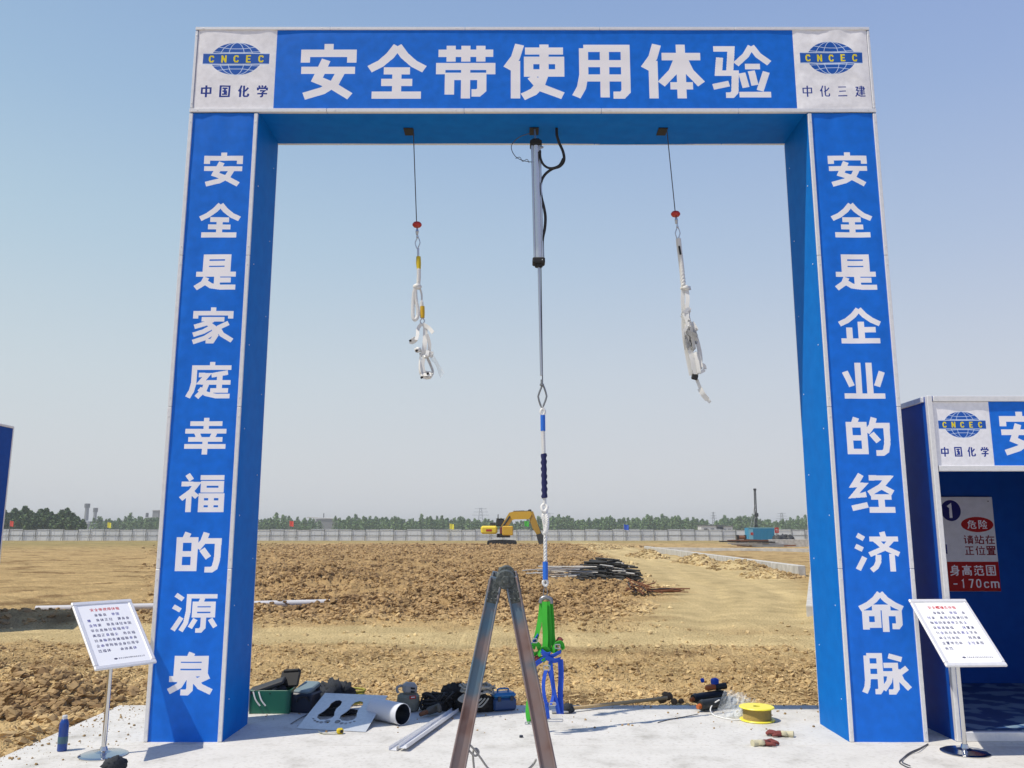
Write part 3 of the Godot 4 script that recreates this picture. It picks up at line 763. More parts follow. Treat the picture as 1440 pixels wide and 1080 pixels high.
func build_hanging() -> void:
	var R := Vector3.RIGHT
	# --- white harness on a thin cable, yellow sleeves
	var a := thing("hanging_harness", "white harness with yellow sleeves hanging from a thin cable and red disc", "harness", Q(586, 316, HANG))
	var b := B.new(); b.tube([Vector3(Q(581, 190, HANG).x, 5.27, HANG), Q(586, 318, HANG)], 0.0045, 6); part(a, "cable", b, M.wire)
	disc(a, Q(586.5, 316, HANG), 0.042, 0.03)
	b = B.new(); b.lathe([Vector2(.004, .05), Vector2(.016, .0), Vector2(.010, -.03), Vector2(0, -.035)], Q(586.6, 326, HANG), Basis.IDENTITY, 10); part(a, "ferrule", b, M.steel)
	snap_hook(a, "snap_hook", Q(587, 333, HANG), Q(587.5, 350, HANG), .022, M.steel)
	b = B.new(); b.tube(qs([[588, 349], [588, 362]], HANG), .010, 8); part(a, "lanyard_eye", b, M.steel)
	b = B.new(); b.tube(qs([[588.5, 361], [588.5, 370], [589, 379]], HANG), [.020, .023, .018], 10); part(a, "sleeve", b, M.yellow)
	b = B.new()
	twisted(b, qs([[589, 378], [589, 390], [588, 402]], HANG), .017)
	twisted(b, qs([[588, 402], [583, 408], [581, 425], [581, 446, .02], [585, 449, .02], [588, 440, .01], [585, 420], [584, 406]], HANG), .015)
	b.blob(Q(587, 403, HANG), Vector3(.04, .025, .03), .25, 4)
	twisted(b, qs([[593, 424], [593.5, 432]], HANG), .014)
	twisted(b, qs([[590, 404, -.02], [593, 414, -.03], [593, 426, -.01]], HANG), .008)
	part(a, "rope", b, M.white_rope)
	b = B.new(); b.tube(qs([[594, 431], [594, 440], [594, 447]], HANG), [.020, .021, .019], 10); part(a, "sleeve", b, M.sleeve_yellow)
	b = B.new(); snap_hook(a, "harness_ring", Q(594, 447, HANG), Q(594, 456, HANG), .020, M.steel)
	b = B.new()
	b.ribbon(curve(qs([[593, 455], [588, 462], [587, 472, .03], [585, 478, .05]], HANG)), R, .03, .004)
	b.ribbon(curve(qs([[594, 456], [603, 461, .02], [609, 468, .05]], HANG)), Vector3(.6, .7, .3), .034, .004)
	b.ribbon(curve(qs([[598, 458], [598, 470], [597, 486, .02], [595, 500, .01]], HANG)), R, .04, .005)
	b.ribbon(curve(qs([[592, 497], [590, 510, .02], [591, 524, .03], [597, 531, .02], [606, 531], [609, 524, -.02], [605, 512, -.03], [599, 499]], HANG), 8), Vector3(.4, .3, .85), .04, .004)
	crumple(b, Q(600, 498, HANG), .06, .03, 3, .03, 6)
	crumple(b, Q(600, 527, HANG), .05, .025, 3, .035, 9)
	b.ribbon(curve(qs([[597, 500, .03], [594, 512, .03], [596, 524, .03]], HANG)), R, .035, .004)
	b.ribbon(curve(qs([[600, 470, .02], [604, 484, .01], [603, 500]], HANG)), R, .03, .004)
	part(a, "webbing", b, M.white_rope)
	b = B.new()
	b.ribbon(curve(qs([[585, 476], [580, 480], [577, 479]], HANG)), Vector3(.2, .9, .3), .05, .006)
	b.blob(Q(588, 492, HANG), Vector3(.03, .022, .03), .3, 5)
	part(a, "leg_strap", b, M.white_rope)
	for q: Array in [[577, 479], [601.5, 525], [593, 531], [586, 493]]:
		b = B.new(); b.box(Q(q[0], q[1], HANG + .045), Vector3(.022, .018, .01), Basis.from_euler(Vector3(0, 0, .4)), .003); part(a, "buckle", b, M.black)
	b = B.new()
	b.ribbon(curve(qs([[606, 500], [612, 508, .02], [617, 517, -.02], [622, 528]], HANG)), Vector3(.6, -.3, .7), .075, .002)
	part(a, "plastic_wrap", b, M.film)
	# --- tangled white harness, twisted rope
	a = thing("hanging_harness", "bundled white harness on a twisted rope blown sideways under a red disc", "harness", Q(950, 301, HANG))
	b = B.new(); b.tube([Vector3(Q(938, 192, HANG).x, 5.27, HANG), Q(950, 303, HANG)], 0.0045, 6); part(a, "cable", b, M.wire)
	disc(a, Q(950, 301, HANG), 0.042, -0.05)
	b = B.new(); b.lathe([Vector2(.004, .05), Vector2(.016, .0), Vector2(.010, -.03), Vector2(0, -.035)], Q(951, 310, HANG), Basis.IDENTITY, 10); part(a, "ferrule", b, M.steel)
	snap_hook(a, "snap_hook", Q(952.5, 319, HANG), Q(953.5, 337, HANG), .022, M.steel)
	b = B.new(); b.ribbon(qs([[955, 346], [957, 358]], HANG + .025), R, .016, .008); part(a, "rope_clip", b, M.black)
	b = B.new()
	twisted(b, qs([[954, 336], [955, 346], [957, 362], [959, 380], [961, 402]], HANG), .021)
	b.blob(Q(964, 405, HANG), Vector3(.05, .022, .03), .3, 14)
	part(a, "rope", b, M.white_rope)
	b = B.new()
	b.ribbon(curve(qs([[961, 404], [960, 422], [961, 440], [961, 462], [963, 480], [966, 498], [972, 528]], HANG)), R, .034, .005)
	b.ribbon(curve(qs([[965, 404], [967, 420, .02], [966, 436, .03], [969, 452, .02], [976, 466, .01], [982, 486], [985, 505], [982, 522]], HANG)), R, .036, .005)
	b.ribbon(curve(qs([[962, 440, .04], [968, 456, .05], [963, 470, .05], [970, 490, .04], [974, 506, .04], [979, 526, .03]], HANG)), R, .045, .005)
	crumple(b, Q(965.5, 446, HANG), .04, .10, 4, .03, 15)
	crumple(b, Q(969, 462, HANG), .06, .06, 4, .032, 18)
	crumple(b, Q(979, 512, HANG), .035, .10, 4, .035, 16)
	b.ribbon(curve(qs([[984, 512, .02], [990, 514, .01], [991, 520, 0], [984, 524, .01]], HANG)), Vector3(.3, 1, .2), .028, .004)
	part(a, "webbing", b, M.white_rope)
	b = B.new()
	crumple(b, Q(970, 478, HANG), .05, .11, 7, .026, 22)
	for k in 7:
		var u := Q(962 + k * 2.2, 466 + (k % 3) * 2, HANG + .05); var w := Q(963 + k * 2.3, 492 - (k % 2) * 4, HANG + .045)
		b.tube(curve([u, (u + w) * .5 + Vector3(sin(k * 2.0) * .02, 0, .012), w]), .004, 5)
	part(a, "net_bundle", b, M.grey_cloth)
	b = B.new(); b.box(Q(977, 530, HANG + .02), Vector3(.055, .05, .03), Basis.from_euler(Vector3(0, 0, -.25)), .008); part(a, "buckle", b, M.black)
	b = B.new()
	b.ribbon(curve(qs([[980, 534], [984, 544, .01], [990, 556, -.01], [999, 566]], HANG)), Vector3(.8, .4, .5), .028, .003)
	b.ribbon(curve(qs([[984, 546, .01], [989, 555, .015], [995, 562, 0]], HANG)), Vector3(.7, .5, .5), .045, .003)
	part(a, "strap_tail", b, M.white_rope)
	# --- pneumatic cylinder
	a = thing("air_cylinder", "long silver pneumatic cylinder with black end caps hanging below the beam", "cylinder", Q(756, 290, HANG))
	var t0 := Q(753.5, 205, HANG); var t1 := Q(757.5, 368, HANG)
	b = B.new(); b.tube([t0, t1], 0.046, 28); part(a, "barrel", b, M.barrel)
	for s: float in [-1.0, 1.0]:
		b = B.new(); b.tube([t0 + Vector3(s * .036, 0, .034), t1 + Vector3(s * .036, 0, .034)], .009, 8); part(a, "tie_rod", b, M.steel)
	b = B.new(); b.box(t0 + Vector3(0, .012, 0), Vector3(.108, .055, .108), Basis.IDENTITY, .01); b.box(t0 + Vector3(0, .045, 0), Vector3(.07, .03, .07), Basis.IDENTITY, .008); part(a, "end_cap", b, M.black)
	b = B.new(); b.box(t1, Vector3(.112, .055, .112), Basis.IDENTITY, .01); b.lathe([Vector2(.04, -.02), Vector2(.035, -.05), Vector2(.012, -.052)], t1, Basis.IDENTITY, 14); part(a, "end_cap", b, M.black)
	b = B.new(); b.tube([Vector3(t0.x - .01, 5.27, HANG), t0], .009, 8); part(a, "hanger_rod", b, M.steel)
	b = B.new(); b.tube([t1, Q(761.2, 528, HANG)], .011, 10); part(a, "piston_rod", b, M.steel)
	b = B.new(); b.tube([t1 + Vector3(.02, -.03, 0), Q(763, 540, HANG)], .0045, 6); part(a, "safety_wire", b, M.wire)
	var hose := curve(qs([[783, 190], [786, 200], [792, 214], [793, 226], [787, 234], [776, 238], [766, 246], [760.5, 258], [761, 275], [765, 292], [767, 306], [766, 322], [763, 338], [763.5, 366, -.02]], HANG + .03), 8)
	hose.push_front(Vector3(hose[0].x, 5.275, hose[0].z - .03))
	b = B.new(); b.tube(hose, .013, 8); part(a, "air_hose", b, M.rubber)
	b = B.new(); b.tube(curve(qs([[759.5, 212], [760, 222], [764, 231], [771, 236], [779, 236], [787, 232], [792, 223]], HANG + .05), 8), .011, 8); part(a, "air_hose", b, M.rubber)
	b = B.new(); b.tube(curve(qs([[746, 187], [730, 193], [720, 203], [720, 212], [726, 221], [736, 226], [749, 228]], HANG + .04), 8), .0035, 6); part(a, "tie_wire", b, M.wire)
	b = B.new(); b.tube(curve(qs([[725, 223], [731, 221], [735, 227], [741, 224], [744, 229]], HANG + .05), 5), .003, 5); part(a, "tie_wire", b, M.wire)
	for y: float in [207.0, 366.0]:
		b = B.new(); b.tube([Q(759, y, HANG + .03), Q(763.5, y, HANG + .05)], .011, 8); part(a, "hose_fitting", b, M.steel)
	# --- lanyard and green harness
	a = thing("safety_lanyard", "white rope lanyard with blue sleeves and navy shock absorber below the cylinder", "lanyard", Q(764, 640, HANG))
	snap_hook(a, "snap_hook", Q(762, 541, HANG), Q(763.5, 574, HANG), .037, M.hook_grey)
	b = B.new(); b.tube(curve(qs([[763.5, 574], [760.5, 579], [763.5, 584], [766, 579], [763.5, 574]], HANG)), .012, 8); part(a, "rope_eye", b, M.white_rope)
	b = B.new(); b.tube(qs([[763.3, 584], [763.6, 606]], HANG), .021, 10); part(a, "sleeve", b, M.blue_sleeve)
	b = B.new(); twisted(b, qs([[763.6, 606], [764.2, 622], [764.6, 639]], HANG), .016); part(a, "rope", b, M.white_rope)
	b = B.new()
	var ab := []; var rr := []
	for k in 25:
		ab.append(Q(764.6 + k * .05 + sin(k * 2.1) * .35, 638 + k * 2.6, HANG)); rr.append(.024 + .004 * sin(k * 1.7))
	b.tube(ab, rr, 10); part(a, "shock_absorber", b, M.navy_sleeve)
	b = B.new()
	twisted(b, qs([[765.8, 700], [766, 709]], HANG), .014)
	b.tube(curve(qs([[766, 708], [762, 712, .01], [763, 718, .02], [767, 719, .02], [769.5, 713, .01], [766, 708]], HANG)), .013, 8)
	twisted(b, qs([[766.5, 717], [764.5, 726, .01], [766, 736, .01], [767.3, 746]], HANG), .018)
	twisted(b, qs([[767, 718], [769.5, 730, .03], [769, 742, .03], [766.5, 750, .02]], HANG), .016)
	twisted(b, qs([[766.7, 745], [766.8, 768], [767, 790]], HANG), .015)
	part(a, "rope", b, M.white_rope)
	b = B.new(); b.tube(qs([[766.8, 790], [767, 815]], HANG), .022, 10); part(a, "sleeve", b, M.blue_sleeve)
	b = B.new(); b.tube(curve(qs([[767, 814], [763.5, 819], [767, 824], [770, 819], [767, 814]], HANG)), .011, 8); part(a, "rope_eye", b, M.white_rope)
	snap_hook(a, "snap_hook", Q(767, 824, HANG), Q(767, 842, HANG), .018, M.hook_grey)
	a = thing("full_body_harness", "bright green and blue full body harness hanging to the slab", "harness", Q(767, 846, HANG))
	b = B.new(); b.tube(curve(qs([[760, 848, .02], [762, 842, .02], [768, 840, .02], [774, 843, .02], [775, 849, .02]], HANG)), .018, 8); part(a, "back_ring", b, M.hook_grey)
	# four shoulder and back straps falling from the ring
	for g: Array in [[[[762, 847, .02], [760, 866, .02], [757, 884, .03], [753, 900, .03], [749, 912, .02]], .040], [[[766, 846, .04], [766, 872, .05], [767, 896, .05], [766, 918, .06]], .046], [[[770, 846, .03], [772, 872, .03], [773, 896, .02], [771, 916, .03]], .040], [[[774, 848, .01], [776, 872, .0], [777, 896, .0], [781, 914, .01]], .044]]:
		b = B.new(); b.ribbon(curve(qs(g[0], HANG), 10), Vector3(1, 0, .35), g[1], .005); part(a, "shoulder_strap", b, M.green_strap)
	# keeper loops and folded ends
	for g: Array in [[[[745, 918, .05], [748, 908, .06], [756, 906, .05], [758, 914, .03], [751, 920, .03], [745, 914, .04]], .036], [[[757, 922, .06], [763, 912, .08], [770, 914, .08], [768, 924, .06], [760, 926, .05]], .034], [[[777, 918, .04], [780, 907, .05], [788, 904, .04], [791, 912, .03], [785, 918, .04], [779, 914, .05]], .036], [[[763, 930, .07], [769, 926, .08], [775, 930, .07], [771, 937, .06]], .03]]:
		b = B.new(); b.ribbon(curve(qs(g[0], HANG), 10), Vector3(.5, .75, .4), g[1] * 1.15, .005); part(a, "folded_webbing", b, M.green_strap)
	for g: Array in [[[[757, 892, .04], [752, 900, .05], [747, 908, .05]], .044], [[[747, 939, .04], [756, 932, .06], [766, 926, .08], [778, 922, .08], [789, 916, .05]], .038], [[[764, 918, .09], [770, 925, .09], [779, 929, .08], [788, 927, .05]], .044], [[[761, 915, .09], [768, 920, .10], [774, 919, .09]], .036]]:
		b = B.new(); b.ribbon(curve(qs(g[0], HANG), 10), Vector3(.3, .85, .4), g[1], .005); part(a, "chest_strap", b, M.blue_strap)
	for g: Array in [[[[768, 942, .06], [764.5, 958, .06], [765, 976, .06], [769, 994, .05], [771, 1012, .03]], .030], [[[774, 931, .08], [776, 950, .07], [779, 972, .06], [783, 990, .05], [786, 1004, .04]], .036], [[[788, 927, .05], [789, 950, .05], [788, 976, .04], [789, 1004, .03]], .046], [[[772, 944, .05], [777, 962, .04], [778, 978, .05], [774, 990, .06], [768, 988, .07]], .026]]:
		b = B.new(); b.ribbon(curve(qs(g[0], HANG), 10), Vector3(1, 0, .5), g[1], .005); part(a, "leg_strap", b, M.blue_strap)
	b = B.new(); b.ribbon(curve(qs([[748, 962, .02], [745, 982, .04], [743, 1000, .07], [745, 1014, .09], [749, 1012, .10], [748, 1000, .09]], HANG), 10), Vector3(1, 0, .2), .046, .005); part(a, "leg_strap", b, M.green_strap)
	for g: Array in [[769, 939, .05, .034, .10], [746, 1017, .085, .016, .11], [781, 1013, .12, .018, .08], [777, 990, .05, .022, .09], [752, 901, .04, .03, .075], [784, 909, .04, .03, .075]]:
		b = B.new()
		var bc := Q(g[0], g[1], HANG + g[4])
		for e: Array in [[0, .5, 1, 0], [0, -.5, 1, 0], [.5, 0, 0, 1], [-.5, 0, 0, 1]]: b.box(bc + Vector3(e[0] * g[2], e[1] * g[3], 0), Vector3(g[2] if e[2] else .008, .008 if e[2] else g[3], .008), Basis.IDENTITY, .002)
		part(a, "buckle", b, M.steel)
	b = B.new(); b.blob(Q(787, 902, HANG), Vector3(.03, .035, .03), .2, 96); b.blob(Q(756, 926, HANG + .03), Vector3(.03, .025, .03), .2, 98); part(a, "label_tag", b, M.maroon)
# ---------------------------------------------------------------- notice stands, booths, ladder
func notice_image(title: String, lines: Array) -> Image:
	var im := Image.create(420, 600, false, Image.FORMAT_RGB8); im.fill(Color(.93, .935, .945))
	for i in title.length():
		glyph(im, title[i], Rect2(Vector2(210 + (i - title.length() * 0.5) * 34, 42), Vector2(30, 30)), Color(.72, .10, .12), 13.0)
	var stock := "安全带使用体验是家庭幸福的源泉企业经济命脉化学建危险请站在正位置身高范围"
	var k := title.length() * 7
	for j in lines.size():
		var row: Array = lines[j]
		for i in range(row[0], row[1]):
			k = (k * 13 + 5 + i) % 1009
			if (k % 9) == 0: continue
			glyph(im, stock[k % stock.length()], Rect2(Vector2(42 + i * 34, 98 + j * 50), Vector2(27, 28)), Color(.10, .11, .30) if (k % 5) else Color(.14, .15, .5), 12.0)
	fill_poly(im, ellipse(Vector2(150, 548), 14, 8), Color(.3, .3, .4))
	for i in 14:
		glyph(im, stock[(i * 5 + k) % stock.length()], Rect2(Vector2(172 + i * 15, 541), Vector2(12, 13)), Color(.25, .25, .32), 12.0)
	return im
func notice_stand(label: String, at: Vector3, mid: Vector3, yaw: float, tilt: float, im: Image) -> void:
	var a := thing("notice_stand", label, "notice stand", at, "notice stands beside the arch")
	var w := .464; var h := .631
	var r := Vector3(cos(yaw), 0, -sin(yaw)); var back := Vector3(-sin(yaw), 0, -cos(yaw))
	var u := Vector3(0, sin(tilt), 0) + back * cos(tilt); var m := r.cross(u)
	var t := Basis(r, u, m)
	var b := B.new(); b.box(mid - m * .008, Vector3(w - .02, h - .02, .012), t); part(a, "backing_board", b, M.alu)
	b = B.new(); b.sheet(mid - r * (w * .5 - .03) + u * (h * .5 - .03) + m * .002, r * (w - .06), -u * (h - .06), 4, 6, wrinkle(3, .002)); part(a, "notice_sheet", b, print_mat(im, .35))
	for e: Array in [[u, r, h, w], [-u, r, h, w], [r, u, w, h - .07], [-r, u, w, h - .07]]:
		b = B.new()
		var c: Vector3 = mid + e[0] * (e[2] * .5 - .0175)
		b.bar(c - e[1] * e[3] * .5, c + e[1] * e[3] * .5, .035, .02, e[0], .006)
		part(a, "frame_rail", b, M.alu)
	b = B.new(); b.tube([at + Vector3(0, .02, 0), Vector3(at.x, mid.y - .02, at.z)], .017, 16); part(a, "pole", b, M.chrome)
	b = B.new(); b.lathe([Vector2(.0, .0), Vector2(.168, .001), Vector2(.17, .006), Vector2(.15, .014), Vector2(.06, .024), Vector2(.03, .034), Vector2(.022, .06), Vector2(0, .062)], at, Basis.IDENTITY, 40); part(a, "base", b, M.chrome)
	b = B.new(); b.box(Vector3(at.x, mid.y - .03, at.z) - m * .02, Vector3(.09, .05, .04), t, .008); part(a, "bracket", b, M.alu)
func sign_image() -> Image:
	var im := field(480, 480, Color(.88, .88, .90), 3, .02)
	im.fill_rect(Rect2i(0, 332, 480, 148), Color(.66, .05, .06))
	var navy := Color(.07, .08, .42)
	fill_poly(im, ellipse(Vector2(259, 70), 52, 54), navy)
	glyph(im, "1", Rect2(Vector2(222, 34), Vector2(66, 74)), WHITE, 22.0)
	fill_poly(im, ellipse(Vector2(390, 142), 84, 39), Color(.68, .06, .07))
	for i in 2: glyph(im, "危险"[i], Rect2(Vector2(338 + i * 56, 119), Vector2(48, 46)), WHITE, 13.0)
	for i in 3:
		glyph(im, "请站在"[i], Rect2(Vector2(312 + i * 56, 196), Vector2(50, 46)), Color(.50, .08, .13), 12.0)
		glyph(im, "正位置"[i], Rect2(Vector2(312 + i * 56, 252), Vector2(50, 46)), Color(.50, .08, .13), 12.0)
	fill_poly(im, PackedVector2Array([Vector2(206, 244), Vector2(222, 244), Vector2(222, 292), Vector2(206, 292)]), navy)
	for i in 4: glyph(im, "身高范围"[i], Rect2(Vector2(226 + i * 62, 348), Vector2(52, 54)), WHITE, 13.0)
	for i in 6: glyph(im, "-170cm"[i], Rect2(Vector2(232 + i * 40, 418), Vector2(33 if i < 5 else 42, 46)), WHITE, 18.0)
	return im
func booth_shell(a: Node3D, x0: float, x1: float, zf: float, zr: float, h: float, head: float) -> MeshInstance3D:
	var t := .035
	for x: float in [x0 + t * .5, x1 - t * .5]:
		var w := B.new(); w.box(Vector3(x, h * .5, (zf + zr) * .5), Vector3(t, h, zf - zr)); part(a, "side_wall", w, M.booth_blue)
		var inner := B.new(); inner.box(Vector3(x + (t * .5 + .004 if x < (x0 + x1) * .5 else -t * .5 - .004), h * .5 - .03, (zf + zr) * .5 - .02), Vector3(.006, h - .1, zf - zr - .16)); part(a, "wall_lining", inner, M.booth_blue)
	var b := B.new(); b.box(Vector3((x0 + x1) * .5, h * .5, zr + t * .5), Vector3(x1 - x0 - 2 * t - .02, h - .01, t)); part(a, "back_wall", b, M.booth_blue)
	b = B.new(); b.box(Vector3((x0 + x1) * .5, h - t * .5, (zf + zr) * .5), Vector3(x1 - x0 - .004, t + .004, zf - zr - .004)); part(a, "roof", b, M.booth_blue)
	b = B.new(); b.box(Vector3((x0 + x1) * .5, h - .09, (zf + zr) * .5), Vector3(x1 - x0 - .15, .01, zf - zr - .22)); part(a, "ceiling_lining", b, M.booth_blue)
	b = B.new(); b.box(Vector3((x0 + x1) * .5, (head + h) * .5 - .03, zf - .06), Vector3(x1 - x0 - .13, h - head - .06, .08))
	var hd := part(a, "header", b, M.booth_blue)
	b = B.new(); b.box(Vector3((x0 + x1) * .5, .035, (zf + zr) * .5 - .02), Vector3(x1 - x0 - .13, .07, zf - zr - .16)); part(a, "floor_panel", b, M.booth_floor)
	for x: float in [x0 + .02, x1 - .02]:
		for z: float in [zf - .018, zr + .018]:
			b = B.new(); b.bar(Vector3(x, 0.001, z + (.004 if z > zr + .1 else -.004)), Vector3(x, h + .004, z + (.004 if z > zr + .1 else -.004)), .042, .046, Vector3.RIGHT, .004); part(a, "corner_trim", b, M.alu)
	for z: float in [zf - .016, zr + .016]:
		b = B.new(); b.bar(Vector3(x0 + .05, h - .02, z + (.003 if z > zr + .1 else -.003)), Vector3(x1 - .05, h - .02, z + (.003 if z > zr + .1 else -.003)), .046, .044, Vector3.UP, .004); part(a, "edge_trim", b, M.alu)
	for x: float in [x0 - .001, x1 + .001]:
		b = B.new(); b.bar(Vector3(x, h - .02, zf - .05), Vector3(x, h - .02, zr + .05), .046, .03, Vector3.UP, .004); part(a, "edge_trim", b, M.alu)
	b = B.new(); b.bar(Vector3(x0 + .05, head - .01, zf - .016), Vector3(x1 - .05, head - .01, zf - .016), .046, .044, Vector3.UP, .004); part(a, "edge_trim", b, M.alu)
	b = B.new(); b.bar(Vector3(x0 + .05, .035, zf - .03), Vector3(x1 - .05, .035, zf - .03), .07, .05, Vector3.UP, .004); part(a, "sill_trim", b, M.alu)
	return hd
func build_booths() -> void:
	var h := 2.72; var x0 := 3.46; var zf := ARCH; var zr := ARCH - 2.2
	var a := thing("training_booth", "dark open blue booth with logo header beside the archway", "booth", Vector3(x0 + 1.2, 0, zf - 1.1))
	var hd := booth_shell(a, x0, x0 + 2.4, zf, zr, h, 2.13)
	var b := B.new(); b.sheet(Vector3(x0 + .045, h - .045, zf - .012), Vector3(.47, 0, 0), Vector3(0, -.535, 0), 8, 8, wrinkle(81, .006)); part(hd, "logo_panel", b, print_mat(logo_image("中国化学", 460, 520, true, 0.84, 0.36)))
	var im := field(900, 268, BLUE, 12, .03)
	glyph(im, "安", Rect2(Vector2(32, 40), Vector2(180, 180)), WHITE)
	b = B.new(); b.sheet(Vector3(x0 + .515, h - .045, zf - .012), Vector3(1.8, 0, 0), Vector3(0, -.535, 0), 30, 8, wrinkle(82, .005)); part(hd, "banner", b, print_mat(im))
	# warning sign screwed to the back wall
	var s := thing("warning_sign", "white and red danger sign with height range inside the dark booth", "sign", Vector3(4.66, 1.0, zr + .07))
	b = B.new(); b.box(Vector3(4.645, 1.485, zr + .066), Vector3(.985, .985, .008), Basis.IDENTITY, .002); part(s, "board", b, mat(.6, .6, .6, .5))
	b = B.new(); b.sheet(Vector3(4.155, 1.975, zr + .0725), Vector3(.98, 0, 0), Vector3(0, -.98, 0), 2, 2, wrinkle(1, 0.0)); part(s, "print", b, print_mat(sign_image()))
	for q: Array in [[5.09, 1.93], [5.09, 1.04], [4.20, 1.93], [4.20, 1.04]]:
		b = B.new(); b.blob(Vector3(q[0], q[1], zr + .075), Vector3(.007, .007, .004), 0, 1, Basis.IDENTITY, 8, 5); part(s, "screw", b, M.dark)
	var c := Q(20, 600, -16.9)
	a = thing("training_tower", "tall blue training tower with grey edge trim standing apart on the soil", "booth", Vector3(c.x - 1.2, SOIL, -15.9))
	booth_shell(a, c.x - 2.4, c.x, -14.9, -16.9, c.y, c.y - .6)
func build_ladder() -> void:
	var z := -2.6; var deep := .36
	var a := thing("folding_ladder", "worn folding step ladder with dark locking hinge standing open on the slab", "ladder", Vector3(Q(712, 1000, z).x, 0, z - deep * .5))
	var top := Q(711, 815, z)
	var legs := [[Q(698, 812, z), Q(643.6, 1080, z)], [Q(718.5, 812, z), Q(771, 1080, z)]]
	for l: Array in legs:
		var p: Vector3 = l[0]; var q: Vector3 = l[1]
		var d := (q - p).normalized()
		var foot := p + d * (p.y / -d.y)
		for k in 2:
			var o := Vector3(0, 0, -deep * k)
			var b := B.new()
			var side := Vector3(-d.y, d.x, 0)
			var wf := .0185 + (.0235 - .0185) * p.distance_to(foot) / p.distance_to(q)
			var poly := PackedVector2Array()
			for e2: Vector3 in [p - side * .0185, p + side * .0185, foot + side * wf, foot - side * wf]: poly.append(Vector2(e2.x, e2.y))
			b.prism(poly, Vector3(0, 0, z) + o, Basis.IDENTITY, .028)
			var rail := part(a, "side_rail", b, M.ladder)
			# channel lips along the outer edge
			var e := B.new()
			for sg: float in [-1.0, 1.0]: e.bar(p + o + side * sg * .0165 + Vector3(0, 0, .016), foot + o + side * sg * (wf - .003) + Vector3(0, 0, .016), .006, .010, Vector3.RIGHT, .002)
			part(rail, "rail_lip", e, M.ladder)
			e = B.new(); e.bar(foot + o + Vector3(0, .05, 0), foot + o, wf * 2.0 + .02, .045, Vector3.RIGHT, .006); part(rail, "rubber_foot", e, M.rubber)
			# hinge sleeve, joint on
			e = B.new(); e.bar(p + o + d * .004, p + o + d * .078, .044, .036, Vector3.RIGHT, .006)
			for i in 3:
				for j in 2: e.blob(p + o + d * (.044 + .020 * j) + Vector3((i - 1) * .013, 0, .019), Vector3(.004, .004, .004), 0, 1, Basis.IDENTITY, 6, 4)
			part(rail, "hinge_sleeve", e, M.hinge)
		for i in 5:
			var s := p + d * (.16 + i * .28)
			if s.y < .08: continue
			var b := B.new(); b.bar(s + Vector3(0, 0, -.014), s + Vector3(0, 0, -deep + .014), .026, .026, Vector3.RIGHT, .004); part(a, "rung", b, M.ladder)
	for k in 2:
		var o := Vector3(0, 0, -deep * k)
		var b := B.new()
		b.lathe([Vector2(0, .028), Vector2(.010, .028), Vector2(.012, .022), Vector2(.026, .022), Vector2(.029, .016), Vector2(.029, -.016), Vector2(.026, -.022), Vector2(0, -.022)], top + o, Basis(Vector3.RIGHT, Vector3.BACK, Vector3.DOWN), 26)
		b.bar(top + o + Vector3(-.008, .012, .004), legs[0][0] + o + Vector3(.003, -.003, .004), .034, .03, Vector3.RIGHT, .008)
		b.bar(top + o + Vector3(.010, .010, -.006), legs[1][0] + o + Vector3(-.002, -.003, -.006), .030, .026, Vector3.RIGHT, .008)
		part(a, "locking_hinge", b, M.hinge)
	# slack spreader cords between the two halves
	var b := B.new()
	b.tube(curve([Q(661, 1048, z - .02), Q(668, 1055, z - .04), Q(676, 1066, z - .06), Q(690, 1084, z - .1), Q(715, 1100, z - .1), Q(745, 1080, z - .06), Q(754, 1068, z - .03)], 8), .0035, 6)
	b.tube(curve([Q(660, 1056, z - .02), Q(666, 1062, z - .04), Q(671, 1062, z - .05), Q(673, 1057, z - .05), Q(669, 1053, z - .05), Q(665, 1059, z - .05), Q(667, 1084, z - .06)], 8), .0035, 6)
	part(a, "spreader_cord", b, M.grey_cloth)

# ---------------------------------------------------------------- things on the slab
func footprint(c: Vector2, turn: float, size: float, mirror: float) -> Array:
	var sole := PackedVector2Array()
	var pts := [[-.30, .62], [-.10, .74], [.16, .72], [.34, .56], [.36, .34], [.24, .06], [.18, -.2], [.22, -.5], [.16, -.78], [.0, -.9], [-.18, -.84], [-.26, -.6], [-.22, -.25], [-.26, .1], [-.36, .4]]
	var xf := func(p: Vector2) -> Vector2: return c + Vector2(p.x * mirror, p.y).rotated(turn) * size
	for p: Array in pts: sole.append(xf.call(Vector2(p[0], p[1])))
	var list := [sole]
	for t: Array in [[.30, .84, .13], [.08, .94, .085], [-.10, .93, .07], [-.26, .86, .06], [-.40, .74, .055]]:
		var e := PackedVector2Array()
		for k in 10: e.append(xf.call(Vector2(t[0] + cos(TAU * k / 10) * t[2], t[1] + sin(TAU * k / 10) * t[2])))
		list.append(e)
	return list
func cut_sheet(b: B, u: Vector3, w: Vector3, o: Vector3, holes: Array, ku: int, kw: int, th: float) -> void:
	# a thin plate with openings: cells are kept where they lie outside every hole, cell by cell
	var m := w.cross(u).normalized()
	for j in kw:
		var run := -1
		for i in ku + 1:
			var solid := i < ku
			if solid:
				var p := Vector2((i + .5) / ku, (j + .5) / kw)
				for q: PackedVector2Array in holes:
					if Geometry2D.is_point_in_polygon(p, q): solid = false; break
			if solid and run < 0: run = i
			if not solid and run >= 0:
				var a := o + u * (float(run) / ku) + w * (float(j) / kw); var e := o + u * (float(i) / ku) + w * (float(j) / kw); var dn := w / kw
				b.quad(a, e, e + dn, a + dn, m)
				b.quad(a - m * th, e - m * th, e + dn - m * th, a + dn - m * th, -m)
				for s: Vector3 in [a, e]: b.quad(s, s + dn, s + dn - m * th, s - m * th)
				run = -1
